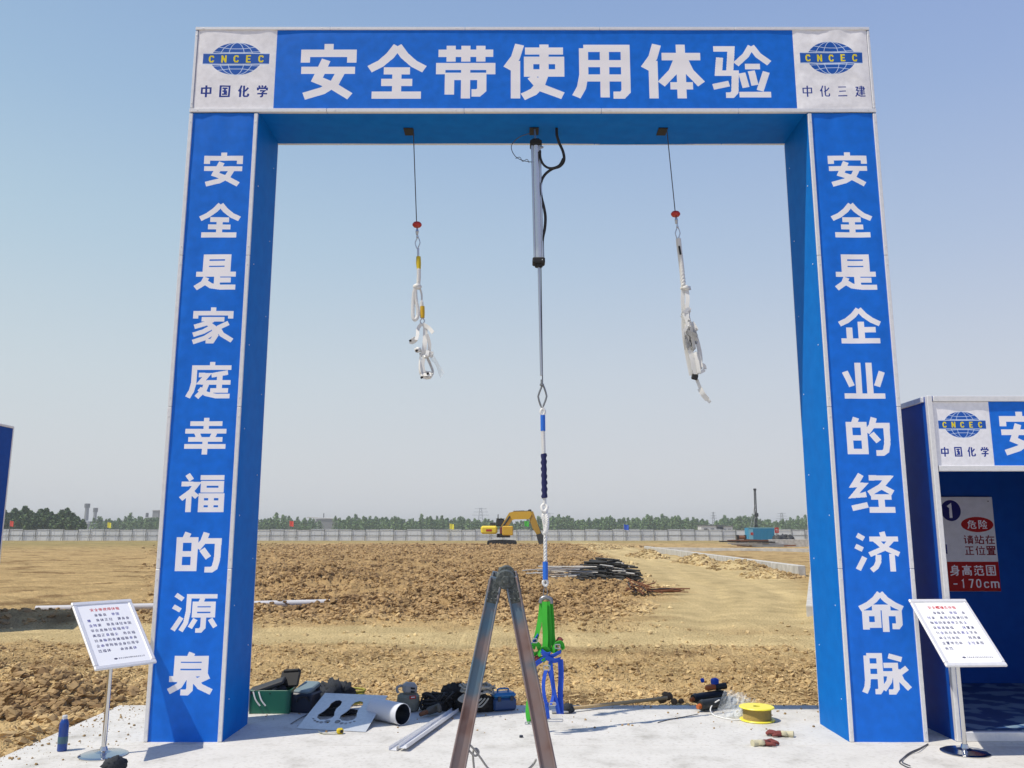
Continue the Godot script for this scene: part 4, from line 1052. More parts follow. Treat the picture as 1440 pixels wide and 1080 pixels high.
func coil(b: B, c: Vector3, r: float, turns: int, thick: float, spread: float, squash := 1.0, wild := 0.02) -> void:
	var pts := []
	for k in turns * 20 + 1:
		var a := TAU * k / 20.0
		var rr := r * (1.0 + wild * 4.0 * sin(k * .37) + rng.randf_range(-wild, wild))
		pts.append(c + Vector3(cos(a) * rr, thick + spread * (.5 + .5 * sin(k * .11)) + rng.randf_range(0, wild), sin(a) * rr * squash))
	b.tube(pts, thick, 6)
func tangle(b: B, c: Vector3, size: Vector3, n: int, thick: float) -> void:
	for i in n:
		var pts := []
		for k in 7:
			pts.append(c + Vector3(rng.randf_range(-1, 1) * size.x, rng.randf() * size.y + thick, rng.randf_range(-1, 1) * size.z))
		b.tube(curve(pts, 5), thick, 6)
func build_slab_things() -> void:
	var b: B; var a: Node3D; var p: Vector3; var q: Vector3
	# bottle
	p = P(87, 1056)
	a = thing("drink_bottle", "small blue drink bottle with white cap standing on the slab corner", "bottle", p)
	b = B.new(); b.lathe([Vector2(0, 0.001), Vector2(.031, .001), Vector2(.034, .008), Vector2(.034, .17), Vector2(.031, .20), Vector2(.022, .222), Vector2(.017, .228), Vector2(0, .229)], p, Basis.IDENTITY, 24); part(a, "body", b, M.bottle_blue)
	b = B.new(); b.lathe([Vector2(.0345, .055), Vector2(.0352, .06), Vector2(.0352, .10), Vector2(.0345, .105)], p, Basis.IDENTITY, 24); part(a, "label_band", b, M.bottle_band)
	b = B.new(); b.lathe([Vector2(.018, .226), Vector2(.0185, .245), Vector2(.016, .252), Vector2(0, .253)], p, Basis.IDENTITY, 18); part(a, "cap", b, M.pvc)
	p = P(160, 1085)
	b = B.new(); b.blob(p + Vector3(0, .045, 0), Vector3(.075, .05, .06), .35, 61, Basis.IDENTITY, 18, 12, 2.0); single("crumpled_rag", "dark grey crumpled rag on the slab near a stand base", "rag", b, M.dark_cloth, p)
	# open tool box, dark green
	p = P(378, 1004)
	a = thing("tool_box", "open dark green tool box with raised lid in the column shadow", "tool box", p)
	q = p + Vector3(0, 0, -.12)
	b = B.new()
	for s: Array in [[Vector3(0, .10, .11), Vector3(.36, .20, .012)], [Vector3(0, .10, -.11), Vector3(.36, .20, .012)], [Vector3(-.175, .10, 0), Vector3(.012, .20, .208)], [Vector3(.175, .10, 0), Vector3(.012, .20, .208)], [Vector3(0, .008, 0), Vector3(.338, .012, .206)]]: b.box(q + s[0], s[1], Basis.IDENTITY, .003)
	part(a, "body", b, M.green_box)
	b = B.new(); b.box(q + Vector3(.13, .27, -.06), Vector3(.20, .15, .03), Basis.from_euler(Vector3(-.5, -.35, .12)), .01); b.box(q + Vector3(.14, .335, -.09), Vector3(.17, .03, .05), Basis.from_euler(Vector3(-.5, -.35, .12)), .01); part(a, "lid", b, M.black)
	b = B.new(); b.box(q + Vector3(-.05, .225, .03), Vector3(.32, .035, .16), Basis.from_euler(Vector3(.1, .1, .32)), .008); part(a, "tray", b, M.dark)
	for s: float in [-.13, -.08]:
		b = B.new(); b.tube(curve([q + Vector3(s - .02, .19, .118), q + Vector3(s + .01, .12, .13), q + Vector3(s + .05, .07, .128)]), .007, 6); part(a, "cord", b, M.white_rope)
	b = B.new(); b.bar(q + Vector3(-.182, .02, .122), q + Vector3(-.180, .21, .122), .01, .006); part(a, "latch", b, M.steel)
	for s: Array in [[.05, .02], [-.06, -.03], [.0, .05]]:
		b = B.new(); b.blob(q + Vector3(s[0], .17, s[1]), Vector3(.07, .05, .06), .4, 70 + int(s[0] * 100)); part(a, "contents", b, M.dark_cloth)
	# grey topped case
	p = P(426, 1003) + Vector3(0, 0, -.1)
	a = thing("storage_case", "navy storage case with pale grey lid behind the steel sheet", "case", p)
	b = B.new(); b.box(p + Vector3(0, .085, 0), Vector3(.22, .17, .20), Basis.from_euler(Vector3(0, -.25, 0)), .012); part(a, "body", b, M.navy_plastic)
	b = B.new(); b.box(p + Vector3(.0, .195, -.02), Vector3(.16, .045, .22), Basis.from_euler(Vector3(.25, -.3, 0)), .01); part(a, "lid", b, M.teal_grey)
	b = B.new(); b.tube(curve([p + Vector3(-.06, .10, .11), p + Vector3(-.03, .14, .13), p + Vector3(.03, .14, .13), p + Vector3(.06, .10, .11)]), .008, 6); part(a, "handle", b, M.black)
	# tarp, jacket heap
	p = P(452, 998) + Vector3(0, 0, -.1)
	b = B.new(); b.blob(p + Vector3(0, .07, 0), Vector3(.17, .11, .14), .45, 81, Basis.IDENTITY, 26, 18, 2.2); b.blob(p + Vector3(.07, .15, -.05), Vector3(.09, .09, .08), .45, 82, Basis.IDENTITY, 20, 14, 2.2); b.blob(p + Vector3(.16, .13, -.09), Vector3(.09, .07, .07), .5, 83, Basis.IDENTITY, 20, 14, 2.4)
	b.blob(P(475, 1004) + Vector3(0, .02, 0), Vector3(.17, .022, .11), .3, 88, Basis.IDENTITY, 22, 12, 2.0)
	single("folded_tarp", "crumpled dark navy tarp heaped behind the steel sheet", "tarp", b, M.dark_cloth, p)
	# coil of yellow green hose
	p = P(490, 990) + Vector3(0, 0.0, -.02)
	b = B.new()
	for k in 5: coil(b, p + Vector3(.012 * sin(k * 2.0), .004 + k * .021, .012 * cos(k * 2.0) - .015 * k), .15 - k * .006, 1, .011, .006, .75, .01)
	single("hose_coil", "coiled yellow green hose behind the footprint sheet", "hose", b, M.hose, p)
	# footprint sheet resting on the heap behind
	var bl := P(417, 1025); var br := P(514, 1030); var tl := P(457, 975, .15)
	var u := br - bl; var w := bl - tl
	p = (bl + br) * .5
	a = thing("footprint_sheet", "pale steel sheet with two cut-out footprints leaning on the heap", "sheet metal", Vector3(p.x, 0, p.z))
	var tr := tl + u
	b = B.new()
	var holes := footprint(Vector2(.29, .50), .10, .34, 1.0)
	holes.append_array(footprint(Vector2(.62, .50), .02, .34, -1.0))
	cut_sheet(b, u, w, tl + Vector3(0, .004, 0), holes, 150, 150, .003)
	part(a, "plate", b, M.sheet_steel)
	# rolled sheet lying beside it
	p = P(556, 1020)
	var e0 := p + Vector3(-.22, .09, -.24); var e1 := p + Vector3(.06, .09, .0)
	a = thing("rolled_sheet", "rolled up white sheet with dark open end beside the steel plate", "roll", p)
	b = B.new()
	var inside := B.new()
	var ax := (e1 - e0).normalized(); var sx := Vector3.UP.cross(ax).normalized()
	for layer in 2:
		for k in 30:
			var t0 := TAU * k / 28.0; var t1 := TAU * (k + 1) / 28.0
			var r0 := .080 + .006 * t0 / TAU + .004 * layer; var r1 := .080 + .006 * t1 / TAU + .004 * layer
			var v0 := sx * cos(t0) + Vector3.UP * sin(t0); var v1 := sx * cos(t1) + Vector3.UP * sin(t1)
			var s := 1.0 if layer else -1.0
			b.tri(e0 + v0 * r0, e1 + v0 * r0, e1 + v1 * r1, v0 * s, v0 * s, v1 * s); b.tri(e0 + v0 * r0, e1 + v1 * r1, e0 + v1 * r1, v0 * s, v1 * s, v1 * s)
			if layer == 0: inside.quad(e0 + v0 * (r0 - .002), e1 + v0 * (r0 - .002), e1 + v1 * (r1 - .002), e0 + v1 * (r1 - .002), -v0)
			if layer: b.quad(e1 + v0 * r0, e1 + v1 * r1, e1 + v1 * (r1 - .004), e1 + v0 * (r0 - .004), ax)
	part(a, "roll", b, M.roll_white)
	part(a, "lining", inside, M.navy_plastic)
	# tape measure
	p = P(478, 1032)
	a = thing("tape_measure", "yellow tape measure with blade pulled out before the steel sheet", "tape measure", p)
	b = B.new(); b.box(p + Vector3(0, .022, 0), Vector3(.055, .044, .045), Basis.from_euler(Vector3(0, .3, 0)), .012); part(a, "case", b, M.yellow)
	b = B.new(); b.box(p + Vector3(.018, .024, .0235), Vector3(.022, .024, .004), Basis.from_euler(Vector3(0, .3, 0)), .002); part(a, "grip", b, M.black)
	b = B.new(); b.ribbon(curve([p + Vector3(-.02, .012, .01), p + Vector3(-.08, .010, .02), p + Vector3(-.14, .008, .01), p + Vector3(-.175, .012, -.03)]), Vector3(0, .35, 1), .024, .001); part(a, "blade", b, M.tape_blade)
	# grey drum vacuum / pump unit with red plate
	p = P(572, 1003) + Vector3(0, 0, -.10)
	a = thing("motor_unit", "grey green electric motor unit with slotted cover and red plate", "machine", p)
	b = B.new(); b.lathe([Vector2(0, .0), Vector2(.085, .001), Vector2(.10, .02), Vector2(.105, .08), Vector2(.10, .13), Vector2(.085, .15), Vector2(0, .152)], p, Basis.IDENTITY, 24); part(a, "drum", b, M.olive_grey)
	b = B.new(); b.box(p + Vector3(.01, .195, -.01), Vector3(.13, .10, .12), Basis.from_euler(Vector3(0, .2, -.12)), .025)
	var cover := part(a, "cover", b, M.unit_grey)
	for s: float in [.205, .175]:
		b = B.new(); b.box(p + Vector3(.045, s, .052), Vector3(.038, .014, .012), Basis.from_euler(Vector3(0, .2, -.12)), .002); part(cover, "vent_slot", b, M.black)
	b = B.new(); b.box(p + Vector3(.05, .135, .092), Vector3(.06, .028, .006), Basis.from_euler(Vector3(-.1, .45, 0)), .002); part(a, "name_plate", b, M.red)
	b = B.new(); b.box(p + Vector3(.052, .136, .096), Vector3(.036, .010, .003), Basis.from_euler(Vector3(-.1, .45, 0))); part(a, "name_plate_print", b, M.pvc)
	b = B.new(); b.tube(curve([p + Vector3(-.09, .16, .03), p + Vector3(-.105, .20, .02), p + Vector3(-.07, .22, .0), p + Vector3(-.05, .21, 0)]), .012, 8); part(a, "handle", b, M.unit_grey)
	# black cable heap
	p = P(615, 1002) + Vector3(0, 0, -.12)
	b = B.new(); tangle(b, p + Vector3(-.02, 0, .02), Vector3(.14, .15, .10), 16, .010); b.blob(p + Vector3(-.01, .05, 0), Vector3(.14, .06, .10), .3, 84, Basis.IDENTITY, 18, 12, 2.0)
	single("cable_heap", "tangled heap of black power cable between motor unit and bag", "cable", b, M.rubber, p)
	p = P(638, 1000) + Vector3(0, 0, -.14)
	b = B.new(); b.blob(p + Vector3(0, .09, 0), Vector3(.13, .12, .10), .35, 85, Basis.IDENTITY, 24, 16, 1.8); b.box(p + Vector3(-.03, .17, -.02), Vector3(.12, .05, .10), Basis.from_euler(Vector3(.2, .3, .1)), .02)
	single("cloth_bag", "slumped black cloth bag under the pale rope", "bag", b, M.black_cloth, p)
	# hand drill with worn tip
	p = P(600, 1008)
	a = thing("hand_drill", "dusty hand drill with rusty tip lying before the cable heap", "drill", p)
	b = B.new(); b.tube([p + Vector3(.10, .06, -.10), p + Vector3(.02, .045, -.02), p + Vector3(0, .04, 0)], [.035, .034, .024], 14); part(a, "body", b, M.dusty)
	b = B.new(); b.tube([p + Vector3(.0, .04, 0), p + Vector3(-.05, .03, .05), p + Vector3(-.055, .028, .055)], [.021, .019, .014], 12); part(a, "chuck", b, M.rust)
	b = B.new(); b.tube(curve([p + Vector3(.07, .06, -.06), p + Vector3(.10, .09, -.01), p + Vector3(.12, .05, .04)]), .018, 10); part(a, "grip", b, M.dusty)
	# aluminium channels
	for s: Array in [[552, 1056, 632, 1006, 0.0, "long silver channel section lying point first towards the motor unit"], [566, 1057, 640, 1004, .02, "second silver channel section lying along the first one"]]:
		p = P(s[0], s[1]); q = P(s[2], s[3])
		b = B.new()
		var d := (q - p).normalized(); var sd := Vector3.UP.cross(d).normalized()
		b.bar(p + Vector3(0, .004 + s[4], 0), q + Vector3(0, .004 + s[4], 0), .06, .003, sd)
		for k: float in [-1.0, 1.0]: b.bar(p + sd * .03 * k + Vector3(0, .017 + s[4], 0), q + sd * .03 * k + Vector3(0, .017 + s[4], 0), .003, .028, sd)
		single("metal_channel", s[5], "channel", b, M.alu, p)
	# rope coil on a dark bundle
	p = P(668, 1004) + Vector3(0, 0, -.12)
	b = B.new(); b.blob(p + Vector3(0, .07, 0), Vector3(.17, .09, .11), .3, 86, Basis.IDENTITY, 24, 16, 2.0); single("cloth_bundle", "dark grey cloth bundle carrying the coil of pale rope", "bundle", b, M.black_cloth, p)
	b = B.new()
	for k in 7: coil(b, p + Vector3(.01 * sin(k * 2.0), .135 + k * .009, .01 * cos(k)), .135 + .02 * sin(k * 1.7), 1, .008, .02, .6, .03)
	for k in 5: b.tube(curve([p + Vector3(-.10 + .02 * k, .16, .07), p + Vector3(-.15 + .015 * k, .12, .11), p + Vector3(-.08 + .03 * k, .10 - .01 * k, .13), p + Vector3(.0 + .03 * k, .13, .10)]), .008, 6)
	single("rope_coil", "loose coil of pale rope on the dark bundle", "rope", b, M.rope_pale, p + Vector3(0, .13, 0))
	# blue tool case
	p = P(707, 1001) + Vector3(0, 0, -.08)
	a = thing("tool_case", "bright blue plastic tool case at the slab edge", "tool case", p)
	var tb := Basis.from_euler(Vector3(0, .35, 0))
	b = B.new(); b.box(p + Vector3(0, .06, 0), Vector3(.22, .11, .15), tb, .018); part(a, "body", b, M.case_dark_blue)
	b = B.new(); b.box(p + Vector3(0, .137, 0), Vector3(.215, .045, .145), tb, .018); part(a, "lid", b, M.case_blue)
	b = B.new(); b.tube(curve([p + tb * Vector3(-.05, .16, .0), p + tb * Vector3(-.045, .185, 0), p + tb * Vector3(.045, .185, 0), p + tb * Vector3(.05, .16, 0)]), .008, 8); part(a, "handle", b, M.case_blue)
	for s: float in [-.06, .06]:
		b = B.new(); b.box(p + tb * Vector3(s, .11, .078), Vector3(.03, .04, .008), tb, .002); part(a, "latch", b, M.navy_plastic)
	# scraps
	p = P(733, 1037)
	b = B.new(); b.lathe([Vector2(0, .016), Vector2(.014, .015), Vector2(.016, .0), Vector2(0, .0)], p + Vector3(0, .001, 0), Basis.IDENTITY, 14); single("bottle_cap", "tiny dark blue bottle cap lying on bare concrete", "cap", b, M.navy_plastic, p)
	for s: Array in [[692, 1008, "white plastic cable clip lying in the shade of the blue case"], [703, 1008, "pale washer lying on concrete before the blue case"], [631, 1007, "pale green bottle lid lying before the dark bundle"]]:
		p = P(s[0], s[1]); b = B.new(); b.lathe([Vector2(.005, .006), Vector2(.014, .006), Vector2(.015, .001), Vector2(.005, .001)], p, Basis.IDENTITY, 12); single("small_scrap", s[2], "scrap", b, M.pvc, p)
	# broom with wooden stick
	p = P(802, 1002); q = P(938, 986)
	a = thing("floor_brush", "long wooden stick with dark brush head lying along the slab edge", "brush", p)
	b = B.new(); b.tube([p + Vector3(0, .035, 0), q + Vector3(0, .03, 0)], .016, 12); part(a, "stick", b, M.wood)
	b = B.new(); b.blob(p + Vector3(-.03, .04, .01), Vector3(.06, .04, .06), .3, 87, Basis.IDENTITY, 18, 12, 3.0); part(a, "brush_head", b, M.dark_cloth)
	b = B.new(); b.tube([p + Vector3(-.17, .02, .05), p + Vector3(-.02, .022, .045)], .018, 12); part(a, "roller", b, M.steel)
	# black and orange tools with blue tape
	p = P(992, 1000)
	for s: Array in [[975, 990, 1018, 983, .045, "black cylindrical power tool with orange end lying behind another"], [985, 1001, 1032, 994, .05, "black cylindrical power tool with orange end nearest the clear film"]]:
		p = P(s[0], s[1]) + Vector3(0, s[4] + .004, 0); q = P(s[2], s[3]) + Vector3(0, s[4] + .004, 0)
		a = thing("power_tool", s[5], "power tool", p)
		b = B.new(); b.tube([p, p.lerp(q, .08), p.lerp(q, .12), q.lerp(p, .1), q], [s[4] * .8, s[4], s[4] * .93, s[4] * .95, s[4] * .7], 18); part(a, "body", b, M.tool_black)
		b = B.new(); b.tube([p + (p - q) * .08 + Vector3(0, -.01, 0), p + Vector3(0, -.006, 0)], [s[4] * .4, s[4] * .5], 12); part(a, "nozzle", b, M.orange)
		b = B.new(); b.tube([q, q + (q - p) * .06], [s[4] * .6, s[4] * .5], 14); part(a, "end_collar", b, M.black)
	p = P(1000, 985) + Vector3(0, .12, 0)
	a = thing("cordless_drill", "orange cordless drill with blue battery lying on black tools", "drill", p - Vector3(0, .03, 0))
	b = B.new(); b.box(p, Vector3(.11, .05, .06), Basis.from_euler(Vector3(0, .3, .1)), .015); part(a, "body", b, M.orange)
	b = B.new(); b.tube([p + Vector3(.05, .0, -.02), p + Vector3(.16, .01, -.04)], .03, 12); part(a, "motor", b, M.tool_black)
	b = B.new(); b.box(p + Vector3(.05, .05, -.03), Vector3(.07, .06, .06), Basis.from_euler(Vector3(.1, .4, .1)), .012); part(a, "battery", b, M.blue_strap)
	b = B.new(); b.box(p + Vector3(-.07, .06, -.03), Vector3(.035, .04, .03), Basis.from_euler(Vector3(.1, -.4, .3)), .008); part(a, "clip", b, M.blue_strap)
	# clear film and its loop
	p = P(1035, 1008)
	b = B.new()
	var ff := noise(3.0, 3, 91)
	for k in 3:
		b.sheet(p + Vector3(-.06 + k * .03, .20 - .03 * k, -.14 + .03 * k), Vector3(.20, -.02, .02), Vector3(-.13 + .03 * k, -.19 + .03 * k, .16), 22, 22, func(x: float, y: float) -> float: return .07 * ff.get_noise_3d(x, y, k * 3.0))
	single("clear_film", "crumpled sheet of clear plastic film beside the yellow spool", "plastic film", b, M.film, p)
	p = P(1003, 1005)
	b = B.new(); b.tube(curve([P(1012, 984, .1), P(1003, 990, .06), P(999, 998, .03), P(1003, 1005, .008), P(1014, 1009, .006), P(1030, 1012, .006), P(1044, 1012, .006)], 8), .006, 8)
	single("white_rope_loop", "loop of thin white cord lying over the black tools", "cord", b, M.white_rope, p)
	# yellow spool
	p = P(1065, 1013)
	a = thing("wire_spool", "yellow plastic spool wound with wire lying flat on the slab", "spool", p)
	for y: float in [.002, .105]:
		b = B.new(); b.lathe([Vector2(.03, y), Vector2(.145, y), Vector2(.15, y + .005), Vector2(.145, y + .012), Vector2(.03, y + .012), Vector2(.03, y)], p, Basis.IDENTITY, 36); part(a, "flange", b, M.spool_yellow)
	b = B.new()
	var prof := [Vector2(.04, .014)]
	for k in 12: prof.append(Vector2(.122, .016 + k * .0075)); prof.append(Vector2(.116, .019 + k * .0075))
	prof.append(Vector2(.04, .104)); b.lathe(prof, p, Basis.IDENTITY, 30); part(a, "wire_winding", b, M.spool_core)
	# gloves
	for s: Array in [[1076, 1048, .25, "maroon and cream work glove lying palm down, in front of the other glove", 1.0], [1096, 1035, -.35, "maroon and cream work glove lying nearer the yellow spool", -1.0]]:
		p = P(s[0], s[1])
		a = thing("work_glove", s[3], "glove", p, "pair of work gloves on the slab")
		var gb := Basis.from_euler(Vector3(0, s[2], 0)) * Basis.from_scale(Vector3(s[4], 1, 1))
		b = B.new(); b.blob(p + gb * Vector3(.0, .020, 0), Vector3(.055, .018, .045), .15, 101, Basis.from_euler(Vector3(0, s[2], 0)), 16, 10)
		for k in 4: b.tube(curve([p + gb * Vector3(.03, .02, -.033 + k * .022), p + gb * Vector3(.075, .026, -.036 + k * .025), p + gb * Vector3(.105 - .008 * absf(k - 1.5), .012, -.034 + k * .024)], 4), [.012, .012, .012, .012, .0115, .011, .011, .010, .008], 8)
		b.tube(curve([p + gb * Vector3(-.01, .018, .035), p + gb * Vector3(.02, .022, .062), p + gb * Vector3(.05, .012, .066)], 4), [.013, .013, .013, .012, .012, .011, .011, .010, .008], 8)
		part(a, "hand", b, M.maroon)
		b = B.new(); b.tube([p + gb * Vector3(-.035, .019, 0), p + gb * Vector3(-.07, .020, 0), p + gb * Vector3(-.11, .021, .004)], [.022, .024, .027], 14); b.blob(p + gb * Vector3(-.035, .022, 0), Vector3(.04, .02, .043), .1, 102, Basis.from_euler(Vector3(0, s[2], 0)), 14, 8)
		part(a, "cuff", b, M.cream)
	# loose wires
	b = B.new(); b.tube(curve([P(925, 1016, .004), P(945, 1011, .004), P(962, 1008, .006), P(982, 1004, .02)], 8), .0035, 6); single("loose_wire", "thin grey wire running over the slab to the black tools", "wire", b, M.wire, P(925, 1016))
	b = B.new(); b.tube(curve([P(1305, 1046, .004), P(1294, 1052, .004), P(1280, 1058, .006), P(1270, 1066, .004), P(1265, 1072, .004), P(1274, 1078, .004), P(1286, 1082, .004)], 8), .0045, 6)
	b.tube(curve([P(1305, 1047, .004), P(1292, 1055, .012), P(1279, 1061, .004), P(1268, 1070, .01), P(1280, 1077, .004)], 8), .0035, 6)
	single("trailing_wire", "thin dark cord trailing over the slab from the lettered column base", "cord", b, M.wire, P(1290, 1055))
	b = B.new(); b.tube(curve([P(409, 1018, .004), P(420, 1011, .01), P(434, 1004, .006)], 6), .004, 6); single("loose_wire", "short dark wire beside the corner of the footprint sheet", "wire", b, M.wire, P(415, 1015))
	# stones on the far edge of the slab
	for s: Array in [[931, 988, .045], [939, 984, .05], [936, 980, .035], [948, 990, .035], [958, 989, .03]]:
		p = P(s[0], s[1], -.02)
		b = B.new(); b.blob(p + Vector3(0, s[2] * .6, 0), Vector3(s[2], s[2] * .75, s[2] * .9), .3, int(s[0]), Basis.IDENTITY, 12, 8, 1.5); single("earth_lump", "brown lump of earth on the slab edge beside the wooden stick", "clod", b, M.earth, p, "earth lumps at the slab edge")
# ---------------------------------------------------------------- the site behind
func build_site() -> void:
	var b: B; var a: Node3D; var p: Vector3; var q: Vector3
	p = P(50, 857, -.06); q = P(482, 847, -.04)
	b = B.new()
	b.lathe([Vector2(.062, 0), Vector2(.078, 0), Vector2(.078, p.distance_to(q)), Vector2(.062, p.distance_to(q)), Vector2(.062, 0)], p, Basis((q - p).normalized().cross(Vector3.UP).normalized(), (q - p).normalized(), ((q - p).normalized().cross(Vector3.UP)).cross((q - p).normalized()).normalized()), 20)
	single("plastic_pipe", "long pale grey pipe lying on the soil behind the notice stand", "pipe", b, M.pvc, p)
	# heap of scaffold tubes
	p = P(838, 816, SOIL)
	a = thing("scaffold_tube_pile", "low dark heap of steel scaffold tubes on the dug soil", "pipe pile", p)
	for k in 126:
		var lay := k / 18
		var x := -1.0 + 2.9 * ((k % 18) + rng.randf_range(-.3, .3)) / 18.0
		var keep := 1.0 - absf(x - .5) / 2.0
		var y := .03 + lay * .125 * clampf(keep, .2, 1.0) + rng.randf_range(0, .04)
		var ang := .95 + rng.randf_range(-.35, .35)
		var d := Vector3(cos(ang), rng.randf_range(-.05, .03), sin(ang)) * rng.randf_range(.4, .7)
		var c := p + Vector3(x * .75 + .1, y, rng.randf_range(-.6, .35) - lay * .10)
		b = B.new(); b.tube([c - d, c + d], rng.randf_range(.024, .04), 7)
		part(a, "tube", b, M.pipe_dark if rng.randf() < .86 else M.pipe_pale)
	for k in 16:
		var c := p + Vector3(rng.randf_range(-1.9, -.7), .03 + .03 * k + rng.randf_range(0, .03), rng.randf_range(-.9, .3))
		var ang := rng.randf_range(-.5, .45)
		var d := Vector3(cos(ang), rng.randf_range(-.04, .08), sin(ang)) * rng.randf_range(.7, 1.3)
		b = B.new(); b.tube([c - d, c + d], .024, 7); part(a, "tube", b, M.pipe_pale)
	# rusty rods
	p = P(912, 834, SOIL + .02)
	a = thing("rebar_pile", "fan of rusty reinforcing rods and clamps on the soil", "rebar", p)
	for k in 34:
		var ang := rng.randf_range(.2, 2.6) if k < 20 else rng.randf_range(-.15, .25)
		var c := p + (Vector3(rng.randf_range(-.55, .15), .05 + k * .013, rng.randf_range(-.2, .2)) if k < 20 else Vector3(rng.randf_range(.3, .75), .03 + (k - 20) * .008, rng.randf_range(-.1, .2)))
		var d := Vector3(cos(ang), rng.randf_range(-.35, .04) if k < 20 else rng.randf_range(-.05, .05), sin(ang)) * rng.randf_range(.25, .5)
		b = B.new(); b.tube([c - d, c + d], rng.randf_range(.012, .02), 6); part(a, "rod", b, M.rust if k % 4 else M.pipe_dark)
	# concrete strip foundation: two arms
	p = P(908, 774, SOIL); q = P(1128, 810, SOIL)
	var e := P(1139, 868, SOIL); var g := P(1210, 777, SOIL)
	a = thing("strip_foundation", "low pale concrete strip foundation beside the beaten track", "foundation", p)
	for s: Array in [[p, q, .22], [q + Vector3(.4, 0, .3), e + Vector3(.1, 0, 0), .04], [p + Vector3(.3, 0, -.3), g, .10]]:
		b = B.new()
		var d: Vector3 = s[1] - s[0]
		b.bar(s[0] + Vector3(0, s[2] - .1, 0), s[1] + Vector3(0, s[2] - .1, 0), .32, .6, d.normalized().cross(Vector3.UP), .02)
		part(a, "wall_strip", b, M.concrete_old)
	# stacked steel beams, drum, low wall, container, rig
	p = P(1066, 769, SOIL)
	a = thing("beam_stack", "grey stack of steel beams lying before the turquoise container", "steel beams", p)
	for k in 26:
		var c := p + Vector3(rng.randf_range(-2.6, 2.8), .10 + (k % 5) * .17, rng.randf_range(-1.5, .8))
		var ang := rng.randf_range(-.25, .25); var d := Vector3(cos(ang), rng.randf_range(-.05, .05), sin(ang)) * rng.randf_range(1.0, 2.0)
		b = B.new(); b.bar(c - d, c + d, .16, .16, Vector3.UP); part(a, "beam", b, [M.beam_grey, M.pipe_pale, M.pipe_pale, M.pipe_dark, M.rust][k % 5 if k % 10 else 4])
	p = P(1119, 769, SOIL)
	b = B.new(); b.box(p + Vector3(3.2, .45, 0), Vector3(13.0, .95, .3), Basis.from_euler(Vector3(0, -.04, 0)), .02); single("low_wall", "low white wall ending at the archway column", "wall", b, M.concrete_old, p)
	p = P(1043, 765, SOIL)
	a = thing("fuel_drum", "brown drum lying on a dark stand left of the container", "drum", p)
	b = B.new(); b.lathe([Vector2(0, -.6), Vector2(.27, -.6), Vector2(.3, -.56), Vector2(.3, .56), Vector2(.27, .6), Vector2(0, .6)], p + Vector3(0, 1.0, 0), Basis(Vector3.UP, Vector3.RIGHT, Vector3.BACK), 20); part(a, "drum", b, M.rust)
	for s: float in [-.6, .6]:
		b = B.new(); b.bar(p + Vector3(s, 0, .3), p + Vector3(s, 1.4, .3), .22, .18); b.bar(p + Vector3(s, 0, -.3), p + Vector3(s, 1.4, -.3), .22, .18); part(a, "stand", b, M.black)
	var z := -160.0
	p = Q(1071, 757, z); p.y = SOIL
	a = thing("site_container", "turquoise blue shipping container with ribbed sides", "container", p)
	var w := Q(1089, 750, z).x - Q(1052, 750, z).x
	b = B.new(); b.box(p + Vector3(0, 1.35, -1.2), Vector3(w, 2.6, 2.4), Basis.IDENTITY, .03); part(a, "body", b, M.turquoise)
	for k in 15:
		b = B.new(); b.box(p + Vector3(-w * .28 + k * w * .76 / 14.0, 1.3, .03), Vector3(w * .025, 2.3, .08)); part(a, "rib", b, M.turquoise)
	b = B.new(); b.box(p + Vector3(0, 2.62, .02), Vector3(w, .16, .1)); part(a, "top_rail", b, M.turquoise_pale)
	b = B.new(); b.box(p + Vector3(-w * .40, 1.3, .02), Vector3(w * .17, 2.2, .06)); part(a, "door", b, M.turquoise_pale)
	b = B.new(); b.box(p + Vector3(-w * .36, 1.55, .06), Vector3(.5, .5, .03)); part(a, "door_sticker", b, M.red)
	p = Q(1064, 757, -164.0); p.y = SOIL
	a = thing("drilling_rig", "tall dark drilling mast rising behind the container", "drilling rig", p)
	var mt := Q(1061.5, 689, -164.0)
	var mb := Vector3(p.x, 0.5, p.z)
	b = B.new()
	for s: Array in [[-.18, -.18], [.18, -.18], [.18, .18], [-.18, .18]]: b.bar(mb + Vector3(s[0], 0, s[1]), mt + Vector3(s[0] * .7, 0, s[1] * .7), .10, .10)
	for k in 22:
		var c := mb.lerp(mt, k / 22.0); var d := mb.lerp(mt, (k + 1) / 22.0); var sg := .17 if k % 2 else -.17
		b.bar(c + Vector3(sg, 0, .17), d + Vector3(-sg, 0, .17), .06, .06)
	part(a, "mast", b, M.dark)
	b = B.new(); b.box(mt + Vector3(0, .1, 0), Vector3(.5, .35, .5), Basis.IDENTITY, .05); part(a, "crown_block", b, M.dark)
	b = B.new(); b.box(Q(1064.5, 724, -163.6), Vector3(.5, .75, .5), Basis.IDENTITY, .1); part(a, "drill_head", b, M.dark)
	b = B.new(); b.bar(mb + Vector3(-1.6, 0, 0), mt + Vector3(-.2, -3.0, 0), .07, .07); b.bar(mb + Vector3(-1.0, 0, .4), mt + Vector3(-.1, -4.4, 0), .07, .07); part(a, "brace", b, M.pipe_pale)
	b = B.new(); b.box(p + Vector3(-.3, .7, 0), Vector3(3.0, 1.0, 2.0), Basis.IDENTITY, .1); part(a, "base_frame", b, M.dark)
	p = Q(1092, 757, -158.0); p.y = SOIL
	a = thing("red_notice_board", "red site notice board on a post right of the container", "sign board", p)
	b = B.new(); b.bar(p, p + Vector3(0, 2.4, 0), .08, .08); part(a, "post", b, M.pipe_pale)
	b = B.new(); b.box(p + Vector3(.1, 2.2, .06), Vector3(.75, 1.0, .05), Basis.IDENTITY, .01); part(a, "board", b, M.red)
